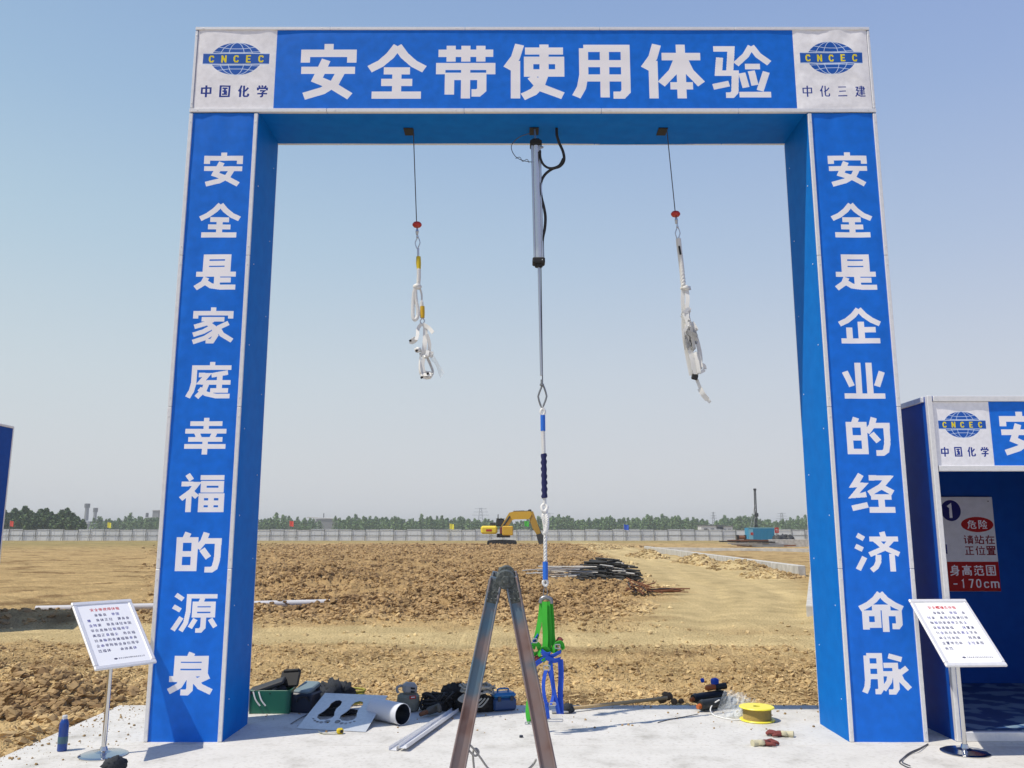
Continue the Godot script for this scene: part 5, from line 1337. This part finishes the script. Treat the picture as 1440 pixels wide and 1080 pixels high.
	b = B.new(); b.box(p + Vector3(.05, 2.3, .095), Vector3(.35, .12, .02)); b.box(p + Vector3(.15, 2.05, .095), Vector3(.2, .1, .02)); part(a, "board_print", b, M.pvc)
	for s: Array in [[1094, 760, 1.0, 31], [1102, 759, 1.1, 32], [1110, 759, 1.0, 33]]:
		p = P(s[0], s[1] + 6.0, SOIL); b = B.new(); b.blob(p + Vector3(0, .55, 0), Vector3(s[2] * .8, .75, .6), .5, s[3], Basis.IDENTITY, 16, 12, 2.5)
		single("scrap_heap", "dark heap of machine scrap on the soil behind the low white wall", "scrap heap", b, M.dark, p, "scrap heaps by the low wall")
	build_excavator()
func build_excavator() -> void:
	var z := -112.0
	var p := Q(702, 761, z); p.y = ground(p.x, 112.0) - .05
	var a := thing("excavator", "yellow tracked excavator with bent boom digging into the soil", "excavator", p)
	var b := B.new()
	var f := func(x: float, y: float, dz := 0.0) -> Vector3: return Q(x, y, z + dz)
	# upper body: counterweight, engine hood, deck
	var y0: float = f.call(700, 751.0).y; var y1: float = f.call(700, 739.5).y
	var xa: float = f.call(676.5, 745.0).x; var xb: float = f.call(699.5, 745.0).x; var xc: float = f.call(721.0, 745.0).x
	b.box(Vector3((xa + xb) * .5, (y0 + y1) * .5, z), Vector3(xb - xa, y1 - y0, 2.6), Basis.IDENTITY, .22); part(a, "counterweight", b, M.excavator_bright)
	b = B.new(); b.box(Vector3((xa + xb) * .5, (y0 + y1) * .5 - .05, z + 1.31), Vector3((xb - xa) * .35, .28, .02)); part(a, "emblem", b, M.red)
	b = B.new(); b.box(Vector3((xb + xc) * .5 - .3, (y0 + y1) * .5 - .08, z), Vector3(.8, y1 - y0 - .25, 2.4), Basis.IDENTITY, .05); part(a, "engine_grille", b, M.maroon)
	b = B.new(); b.box(Vector3(f.call(714, 745).x, (y0 + y1) * .5 - .1, z + .1), Vector3(f.call(721, 745).x - f.call(706, 745).x, y1 - y0 + .15, 2.5), Basis.IDENTITY, .1); part(a, "deck", b, M.excavator_yellow)
	b = B.new(); b.box(Vector3(f.call(703.5, 736).x, y1 + .42, z - .5), Vector3(1.1, .95, 1.3), Basis.IDENTITY, .12)
	var cab := part(a, "cab", b, M.glass_dark)
	b = B.new(); b.box(Vector3(f.call(703.5, 736).x, y1 + .92, z - .5), Vector3(1.15, .09, 1.35), Basis.IDENTITY, .03); part(cab, "cab_roof", b, M.dark)
	b = B.new(); b.box(Vector3(f.call(693, 736).x, y1 + .22, z - .2), Vector3(.75, .5, .9), Basis.IDENTITY, .08); b.tube([Vector3(f.call(700.5, 736).x, y1, z + .6), Vector3(f.call(700.5, 736).x, y1 + 1.5, z + .6)], .06, 8); part(a, "exhaust", b, M.dark)
	# boom: two plates bent at the knee
	var bm := PackedVector2Array()
	for q: Array in [[704, 741], [711, 746], [720, 732], [723, 730.5], [744, 730], [748, 723], [746, 719], [722, 719.5], [716, 721]]:
		var v: Vector3 = f.call(q[0], q[1]); bm.append(Vector2(v.x, v.y))
	b = B.new(); b.prism(bm, Vector3(0, 0, z + .2), Basis.IDENTITY, .55); part(a, "boom", b, M.excavator_yellow)
	b = B.new(); b.tube([f.call(706, 742, .6), f.call(717, 726, .6)], .13, 10); b.tube([f.call(722, 719.5, .2), f.call(737, 719, .2)], .12, 10); b.tube([f.call(737, 719, .2), f.call(746, 718.5, .2)], .07, 8); part(a, "hydraulic_ram", b, M.dark)
	b = B.new(); b.box(f.call(745, 719, .2), Vector3(.45, .5, .5), Basis.IDENTITY, .08); part(a, "boom_joint", b, M.dark)
	var st := PackedVector2Array()
	for q: Array in [[743, 720], [749.5, 719], [753.5, 730], [758.5, 744], [761, 752], [756, 754], [749, 743], [744.5, 731]]:
		var v: Vector3 = f.call(q[0], q[1]); st.append(Vector2(v.x, v.y))
	b = B.new(); b.prism(st, Vector3(0, 0, z + .2), Basis.IDENTITY, .42); part(a, "stick", b, M.excavator_dark)
	b = B.new(); b.tube([f.call(750, 727, .2), f.call(757, 741, .2)], .1, 8); b.tube([f.call(757, 741, .2), f.call(762, 752, .2)], .07, 8); part(a, "hydraulic_ram", b, M.dark)
	var bk := PackedVector2Array()
	for q: Array in [[754, 752], [760, 750], [765, 753], [767, 760], [765, 768], [761, 769], [757, 763]]:
		var v: Vector3 = f.call(q[0], q[1]); bk.append(Vector2(v.x, v.y))
	b = B.new(); b.prism(bk, Vector3(0, 0, z + .2), Basis.IDENTITY, 1.1); part(a, "bucket", b, M.dark)
	b = B.new(); b.lathe([Vector2(.9, 0), Vector2(.9, .5), Vector2(0, .5)], Vector3(f.call(708, 752).x, y0 - .45, z), Basis.IDENTITY, 20); part(a, "turntable", b, M.dark)
	for s: float in [-1.0, 1.0]:
		var tp := PackedVector2Array()
		for k in 20:
			var t := TAU * k / 20.0
			tp.append(Vector2(f.call(706, 757).x + clampf(cos(t) * 3.0, -1.6, 1.6) + cos(t) * .35, p.y + .43 + sin(t) * .42))
		b = B.new(); b.prism(tp, Vector3(0, 0, z + s * 1.0), Basis.IDENTITY, .5); part(a, "track", b, M.black)
func build_fence() -> void:
	var z := -185.0; var h := 2.5
	var a := thing("site_fence", "long pale sheet fence with thin dark posts across the field", "fence", Vector3(0, SOIL, z))
	var pb := B.new(); pb.box(Vector3(0, SOIL + h * .5, z), Vector3(2.96, h - .1, .05)); pb.box(Vector3(-.75, SOIL + h * .5, z + .04), Vector3(.1, h - .1, .04)); pb.box(Vector3(.75, SOIL + h * .5, z + .04), Vector3(.1, h - .1, .04))
	var pm := pb.mesh(Vector3(0, SOIL, z))
	var qb := B.new(); qb.bar(Vector3(0, SOIL, z + .16), Vector3(0, SOIL + h + .05, z + .16), .08, .08); qb.bar(Vector3(0, SOIL, z + 1.1), Vector3(0, SOIL + h * .75, z + .2), .05, .05)
	var qm := qb.mesh(Vector3(0, SOIL, z))
	for k in 84:
		var x := -125.0 + k * 3.0
		var o := MeshInstance3D.new(); o.name = "panel"; o.mesh = pm; o.material_override = M.fence_sheet if k % 3 else M.fence_sheet_old; o.position = Vector3(x + 1.5, 0, rng.randf_range(-.03, .03)); o.scale.y = rng.randf_range(.96, 1.03); a.add_child(o, true)
		o = MeshInstance3D.new(); o.name = "post"; o.mesh = qm; o.material_override = M.fence_post; o.position = Vector3(x + rng.randf_range(-.25, .25), 0, 0); a.add_child(o, true)
	for y: float in [1.2, 2.35]:
		var b := B.new(); b.bar(Vector3(-125, SOIL + y, z + .09), Vector3(127, SOIL + y, z + .09), .06, .05, Vector3.UP); part(a, "rail", b, M.fence_post, Vector3(0, SOIL, z))
	for f: Array in [[14, 733, 0, "red"], [151, 735, 1, "yellow"], [407, 733, 0, "red"], [632, 737, 1, "yellow"], [877, 738, 2, "blue"], [737, 733, 3, "green"]]:
		var t := Q(f[0], f[1], -183.6)
		var e := thing("flag_pole", "small %s flag on a pole at the far fence%s" % [f[3], {14: " near the dense tree row", 407: " in front of the white hall", 151: " before the distant plant", 632: " left of the excavator"}.get(f[0], "")], "flag", Vector3(t.x, SOIL, -183.6))
		var b := B.new(); b.tube([Vector3(t.x, SOIL, -183.6), t + Vector3(0, .3, 0)], .035, 6); part(e, "pole", b, M.pipe_pale)
		b = B.new(); b.sheet(t + Vector3(.03, .1, 0), Vector3(1.0, -.15, .3), Vector3(.05, -1.15, 0), 8, 6, func(x: float, y: float) -> float: return .1 * sin(x * 7.0 + y * 2.0) * x); part(e, "flag", b, [M.flag_red, M.flag_yellow, M.blue_strap, M.green_strap][f[2]])
func pylon(label: String, x: float, top: float, z: float, wide: float) -> void:
	var t := Q(x, top, z); var p := Vector3(t.x, SOIL, z)
	var a := thing("power_pylon", label, "pylon", p, "power pylons on the horizon")
	var b := B.new(); var h := t.y
	for s: Array in [[-1, -1], [1, -1], [1, 1], [-1, 1]]:
		b.bar(p + Vector3(s[0] * wide, 0, s[1] * wide), Vector3(t.x + s[0] * wide * .2, h, z + s[1] * wide * .2), .28, .28)
	for k in 9:
		var u := wide * (1.0 - .8 * k / 9.0); var v := wide * (1.0 - .8 * (k + 1) / 9.0); var sg := 1.0 if k % 2 else -1.0
		b.bar(Vector3(t.x - u * sg, h * k / 9.0, z + u), Vector3(t.x + v * sg, h * (k + 1) / 9.0, z + v), .2, .2)
		b.bar(Vector3(t.x + u * sg, h * k / 9.0, z - u), Vector3(t.x - v * sg, h * (k + 1) / 9.0, z - v), .2, .2)
	part(a, "tower", b, M.pylon)
	for k in 3:
		b = B.new(); var y := h * (.72 + .12 * k)
		b.bar(Vector3(t.x - wide * (2.0 - .3 * k), y, z), Vector3(t.x + wide * (2.0 - .3 * k), y, z), .3, .3, Vector3.UP); part(a, "cross_arm", b, M.pylon)
func build_skyline() -> void:
	pylon("lattice power pylon standing left of the excavator boom", 676, 714, -900.0, 4.5)
	pylon("lattice power pylon right of the hanging lanyard", 772, 721, -1050.0, 4.5)
	pylon("slim power pylon above low white sheds", 1003, 720, -950.0, 2.0)
	pylon("twin arm power pylon above the trees right of the drilling mast", 1099, 721, -950.0, 3.4)
	var b: B; var a: Node3D; var p: Vector3
	# distant plant: chimneys, towers, halls
	for s: Array in [[123, 709, 2.6, "tall grey chimney of the distant plant beside the tree row"], [134.5, 715, 2.2, "shorter grey chimney of the distant plant beside a tall one"], [207, 722, 1.4, "thin dark stack of the distant plant beside the column"]]:
		var t := Q(s[0], s[1], -800.0); p = Vector3(t.x, SOIL, -800.0)
		a = thing("plant_chimney", s[3], "chimney", p)
		b = B.new(); b.tube([p, t], [s[2] * .85, s[2] * .65], 14); part(a, "shaft", b, M.far_grey)
		b = B.new(); b.tube([t - Vector3(0, 3.4, 0), t + Vector3(0, .5, 0)], s[2] * .95, 14); part(a, "head", b, M.far_dark)
	for s: Array in [[116, 736, 16.0, -780.0, "grey works building at the foot of the chimneys"], [128, 733, 9.0, -790.0, "grey works tower under the tall chimney"], [175, 739, 48.0, -820.0, "long pale hall of the distant plant"], [222, 718, 5.0, -760.0, "pale process tower behind the lettered column"], [216, 728, 8.0, -765.0, "grey process block behind the lettered column"]]:
		var t := Q(s[0], s[1], s[3]); p = Vector3(t.x, SOIL, s[3])
		a = thing("plant_building", s[4], "building", p)
		b = B.new(); b.box(p + Vector3(0, t.y * .5, 0), Vector3(s[2], t.y, 10.0)); part(a, "wall", b, M.far_grey)
		b = B.new(); b.box(p + Vector3(0, t.y + .3, 0), Vector3(s[2] + 1.0, .6, 11.0)); part(a, "roof", b, M.far_white)
	var t := Q(459, 727, -560.0); p = Vector3(t.x, SOIL, -560.0)
	a = thing("white_hall", "pale hall with thin overhanging roof rising over the wood", "building", p)
	b = B.new(); b.box(p + Vector3(1.0, t.y * .5 - .6, 0), Vector3(12.5, t.y - 1.2, 12.0)); part(a, "wall", b, M.far_grey)
	b = B.new(); b.box(p + Vector3(-5.9, t.y * .5 - .6, 6.1), Vector3(1.2, t.y - 1.2, .3)); part(a, "corner_panel", b, M.far_white)
	b = B.new(); b.box(p + Vector3(-1.5, t.y - .6, 0), Vector3(20.0, .7, 13.0), Basis.from_euler(Vector3(0, 0, -.05)), .1); part(a, "roof", b, M.far_white)
	b = B.new(); b.box(p + Vector3(-1.8, t.y + 1.2, 0), Vector3(.5, 3.0, .5)); part(a, "roof_mast", b, M.far_dark)
	for s: Array in [[999, 739, 11.0, "low white shed with dark roof beyond the wood"], [1016, 740, 8.0, "smaller low white shed beyond the wood"]]:
		t = Q(s[0], s[1], -420.0); p = Vector3(t.x, SOIL, -420.0)
		a = thing("white_shed", s[3], "building", p)
		b = B.new(); b.box(p + Vector3(0, t.y * .5, 0), Vector3(s[2], t.y, 8.0)); part(a, "wall", b, M.far_white)
		b = B.new(); b.box(p + Vector3(0, t.y + .2, 0), Vector3(s[2] + .6, .5, 8.6)); part(a, "roof", b, M.far_dark)
		for k in 3:
			b = B.new(); b.box(p + Vector3((k - 1) * s[2] * .3, t.y * .5, 4.05), Vector3(s[2] * .16, t.y * .5, .1)); part(a, "window", b, M.far_dark)
	for s: Array in [[793, 728, "white storage tower with domed top beyond the wood"], [800, 731, "lower white storage tower beyond the wood"]]:
		t = Q(s[0], s[1], -700.0); p = Vector3(t.x, SOIL, -700.0)
		b = B.new(); b.lathe([Vector2(1.6, 0), Vector2(1.6, t.y - 2.0), Vector2(1.2, t.y - .6), Vector2(0, t.y)], p, Basis.IDENTITY, 16); single("storage_tower", s[2], "tower", b, M.far_white, p)
func tree_mesh(h: float, salt: int, trunk: B, crown: B, leaves: int) -> void:
	var r := RandomNumberGenerator.new(); r.seed = salt
	trunk.tube([Vector3.ZERO, Vector3(.05, h * .35, 0), Vector3(-.05, h * .7, .05), Vector3(.05, h * .95, 0)], [.14, .11, .07, .02], 6)
	for i in 9:
		var y := h * (.25 + .07 * i); var ang := i * 2.4
		var q := Vector3(cos(ang), 1.1, sin(ang)) * h * .11 * (1.2 - i * .08)
		trunk.tube([Vector3(0, y, 0), Vector3(0, y, 0) + q], [.05, .015], 5, false)
	for i in leaves:
		var y := r.randf()
		var wide := h * .17 * (sin(PI * pow(y, .75)) * .9 + .18)
		var ang := r.randf() * TAU; var rad := sqrt(r.randf()) * wide * (1.0 + .35 * sin(ang * 3.0 + y * 9.0))
		var c := Vector3(cos(ang) * rad, h * (.16 + .86 * y), sin(ang) * rad)
		var s := h * r.randf_range(.025, .06)
		var u := Vector3(r.randf_range(-1, 1), r.randf_range(-1, 1), r.randf_range(-1, 1)).normalized(); var v := u.cross(Vector3(r.randf_range(-1, 1), r.randf_range(-1, 1), r.randf_range(-1, 1))).normalized()
		var m := r.randf_range(.7, 1.25)
		crown.ink = Color(m, m, m)
		var nn := u.cross(v)
		crown.tri(c + u * s, c - u * s * .6 + v * s, c - u * s * .5 - v * s * .9, nn, nn, nn)
func build_trees() -> void:
	# a row of separate trees left of the arch
	var protos := []
	for k in 3:
		var tb := B.new(); var cb := B.new()
		tree_mesh(9.0, 200 + k, tb, cb, 900)
		protos.append([tb.mesh(), cb.mesh()])
	var kinds := ["broad dark", "slim dark", "tall ragged"]
	var tops := [718, 722, 716, 720, 713, 719, 723, 717, 716, 721, 724, 718, 716, 722, 727, 731]
	for k in tops.size():
		var x := 6.0 + k * 7.4
		var z := -262.0 - (k * 37 % 5) * 4.0
		var t := Q(x, tops[k], z)
		var o := thing("row_tree", "%s tree in the dense row beyond the left end of the fence" % kinds[k % 3], "tree", Vector3(t.x, SOIL, z), "dense row of trees beyond the fence")
		var s := (t.y - SOIL) / 9.0
		o.scale = Vector3(s * 1.25, s, s * 1.25); o.rotation.y = k * 1.3
		for q in 2:
			var mi := MeshInstance3D.new(); mi.name = "crown" if q else "trunk"; mi.mesh = protos[k % 3][q]; mi.material_override = [M.bark, M.leaf_dark][q]; o.add_child(mi, true)
	# the far wood reads as one mass
	var at := []; var tint := []
	var wood := B.new(); var wb := B.new()
	tree_mesh(9.0, 300, wb, wood, 260)
	wood.v.append_array(wb.v); wood.n.append_array(wb.n); wood.t.append_array(wb.t)
	for i in wb.c.size(): wood.c.append(Color(1.6, 1.3, 1.3))
	for row in 6:
		for k in 250:
			var x := -330.0 + k * 2.7 + rng.randf_range(-1.2, 1.2)
			var z := -470.0 - row * 9.0 + rng.randf_range(-3, 3)
			if x < -235.0: continue
			var gap := x / 480.0 * FOCAL + 720.0
			if (gap > 990.0 and gap < 1022.0 and rng.randf() < .75) or (gap > 440.0 and gap < 475.0): continue
			var s := rng.randf_range(.88, 1.16) * (1.0 + .14 * n_roll.get_noise_2d(x * .5, 5.0) * 2.0)
			at.append(Transform3D(Basis.from_euler(Vector3(0, rng.randf() * TAU, 0)) * Basis.from_scale(Vector3(s * rng.randf_range(.85, 1.5), s * rng.randf_range(.8, 1.12), s * 1.15)), Vector3(x, SOIL, z)))
			var c := rng.randf_range(.8, 1.2)
			tint.append(Color(.15 * c, .24 * c, .085 * c))
	scatter("far_wood", "long far belt of green poplar wood along the horizon", "wood", wood.mesh(), M.leaf, at, tint)

# ---------------------------------------------------------------- scene
func sky_image() -> Image:
	var im := Image.create(256, 128, false, Image.FORMAT_RGBF)
	var steps := [[-90.0, Vector3(.20, .17, .12)], [-2.0, Vector3(.40, .40, .39)], [0.0, Vector3(.60, .61, .63)], [4.0, Vector3(.61, .63, .67)], [10.0, Vector3(.545, .60, .69)], [18.0, Vector3(.41, .51, .685)], [27.0, Vector3(.30, .415, .655)], [36.0, Vector3(.235, .34, .61)], [60.0, Vector3(.15, .25, .52)], [90.0, Vector3(.11, .20, .46)]]
	for y in 128:
		var el := 90.0 - 180.0 * (y + .5) / 128.0
		var c := Vector3.ZERO
		for i in steps.size() - 1:
			if el >= steps[i][0] and el <= steps[i + 1][0]: c = (steps[i][1] as Vector3).lerp(steps[i + 1][1], (el - steps[i][0]) / (steps[i + 1][0] - steps[i][0]))
		for x in 256:
			var az := TAU * ((x + .5) / 256.0 - .5)
			# the air is a little paler and greener on the side of the sun
			var k := .5 + .5 * cos(az - SUN_AZ)
			var up := clampf(el / 20.0, 0.0, 1.0)
			var m := Vector3(lerpf(.93, 1.10, k), lerpf(.86, 1.18, k), lerpf(1.0, 1.02, k))
			m = Vector3.ONE.lerp(m, up)
			im.set_pixel(x, y, Color(c.x * m.x, c.y * m.y, c.z * m.z))
	return im
const SUN_AZ := 2.0
func _ready() -> void:
	rng.seed = 20240
	var cam := Camera3D.new(); cam.name = "camera"; cam.fov = 49.55; cam.near = 0.05; cam.far = 6000.0
	cam.position = EYE; cam.rotation.x = PITCH; add_child(cam); cam.current = true
	var env := Environment.new()
	var sky := Sky.new(); var sm := PanoramaSkyMaterial.new(); sm.panorama = ImageTexture.create_from_image(sky_image()); sky.sky_material = sm
	env.background_mode = Environment.BG_SKY; env.sky = sky
	env.tonemap_mode = Environment.TONE_MAPPER_LINEAR; env.tonemap_exposure = 1.05
	env.sdfgi_enabled = true; env.ssao_enabled = true; env.ssil_enabled = true
	env.fog_enabled = true; env.fog_density = 0.00045; env.fog_light_color = Color(.78, .80, .81)
	var we := WorldEnvironment.new(); we.name = "world"; we.environment = env; add_child(we)
	var sun := DirectionalLight3D.new(); sun.name = "sun"; sun.light_energy = 1.35; sun.light_angular_distance = 0.5; sun.light_color = Color(1.0, .965, .90); sun.shadow_enabled = true
	add_child(sun); sun.look_at_from_position(Vector3.ZERO, Vector3(.449, -.87, -.203))
	make_materials(); more_materials()
	build_ground(); build_slab(); build_clods()
	build_arch(); build_booths()
	build_fence(); build_trees(); build_skyline(); build_site()
	build_hanging()
	notice_stand("notice stand turned sideways on the open slab corner beside the blue bottle", Vector3(-2.986, 0, -6.46), Vector3(-2.982, .86, -6.462), .914, .776, notice_image("安全带使用体验", [[2, 9], [0, 10], [0, 10], [0, 9], [0, 10], [0, 10], [0, 10], [0, 9]]))
	notice_stand("notice stand facing straight out in front of the dark booth", Vector3(3.351, 0, -6.535), Vector3(3.362, .862, -6.531), .06, .77, notice_image("安全帽撞击体验", [[2, 10], [0, 10], [0, 9], [0, 10], [0, 10], [0, 10], [0, 10], [0, 2]]))
	build_slab_things()
	build_ladder()
func more_materials() -> void:
	M.film = StandardMaterial3D.new(); M.film.albedo_color = Color(.92, .94, .95, .22); M.film.transparency = BaseMaterial3D.TRANSPARENCY_ALPHA; M.film.roughness = .3; M.film.cull_mode = BaseMaterial3D.CULL_DISABLED
	M.grey_cloth = mat(.38, .38, .37, .85)
	M.barrel = mat(.62, .62, .61, .25, .85)
	M.hook_grey = mat(.26, .27, .28, .4, .7)
	M.blue_sleeve = mat(.015, .14, .60, .5)
	M.maroon = textured([[0.0, lin(.13, .025, .022)], [1.0, lin(.24, .07, .06)]], 0.05, 9.0, 0.9)
	M.cream = textured([[0.0, lin(.42, .38, .24)], [1.0, lin(.66, .62, .46)]], 0.05, 9.0, 0.9)
	M.bottle_blue = mat(.012, .055, .26, .3)
	M.bottle_band = mat(.05, .12, .16, .4)
	M.dark_cloth = textured([[0.0, lin(.012, .015, .02)], [1.0, lin(.05, .06, .075)]], 0.04, 5.0, 0.9)
	M.black_cloth = textured([[0.0, lin(.008, .007, .007)], [1.0, lin(.035, .03, .028)]], 0.04, 5.0, 0.9)
	M.green_box = mat(.016, .13, .08, .4)
	M.navy_plastic = mat(.012, .018, .035, .45)
	M.teal_grey = mat(.16, .22, .24, .5)
	M.hose = mat(.30, .27, .03, .5)
	M.sheet_steel = textured([[0.0, lin(.52, .54, .56)], [1.0, lin(.66, .68, .70)]], 0.02, 2.0, 0.35, 0.0, 0.35)
	M.roll_white = mat(.62, .64, .68, .5)
	M.tape_blade = mat(.62, .60, .30, .4)
	M.olive_grey = textured([[0.0, lin(.15, .15, .11)], [1.0, lin(.24, .24, .19)]], 0.03, 4.0, 0.7)
	M.unit_grey = mat(.30, .30, .29, .55)
	M.dusty = textured([[0.0, lin(.06, .055, .045)], [1.0, lin(.16, .14, .11)]], 0.05, 7.0, 0.8)
	M.rope_pale = textured([[0.0, lin(.26, .25, .21)], [1.0, lin(.46, .44, .39)]], 0.06, 9.0, 0.9)
	M.case_blue = mat(.012, .14, .36, .4)
	M.case_dark_blue = mat(.010, .05, .16, .45)
	M.tool_black = mat(.02, .023, .022, .45)
	M.orange = mat(.48, .12, .025, .5)
	M.spool_yellow = mat(.82, .72, .06, .4)
	M.spool_core = mat(.50, .38, .14, .5)
	M.earth = textured([[0.0, lin(.10, .065, .04)], [1.0, lin(.24, .16, .09)]], 0.05, 5.0, 0.95)
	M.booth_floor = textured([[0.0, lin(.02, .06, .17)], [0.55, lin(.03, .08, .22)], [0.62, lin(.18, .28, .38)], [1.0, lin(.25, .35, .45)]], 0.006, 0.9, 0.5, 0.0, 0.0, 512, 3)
	M.turquoise = mat(.01, .24, .44, .5)
	M.turquoise_pale = mat(.16, .42, .56, .5)
	M.beam_grey = mat(.25, .27, .27, .6)
	M.excavator_yellow = mat(.66, .40, .02, .5)
	M.excavator_bright = mat(.80, .62, .04, .5)
	M.excavator_dark = mat(.44, .26, .02, .6)
	M.fence_sheet = mat(.68, .71, .73, .6)
	M.fence_sheet_old = mat(.62, .65, .68, .6)
	M.fence_post = mat(.13, .135, .14, .6)
	M.flag_red = mat(.6, .06, .04, .7)
	M.flag_yellow = mat(.65, .6, .05, .7)
	M.pylon = mat(.16, .17, .18, .6)
	M.far_grey = mat(.24, .25, .26, .8)
	M.far_white = mat(.62, .63, .64, .7)
	M.far_dark = mat(.10, .105, .11, .8)
	M.leaf_dark = M.leaf.duplicate(); M.leaf_dark.albedo_color = lin(.10, .165, .055);
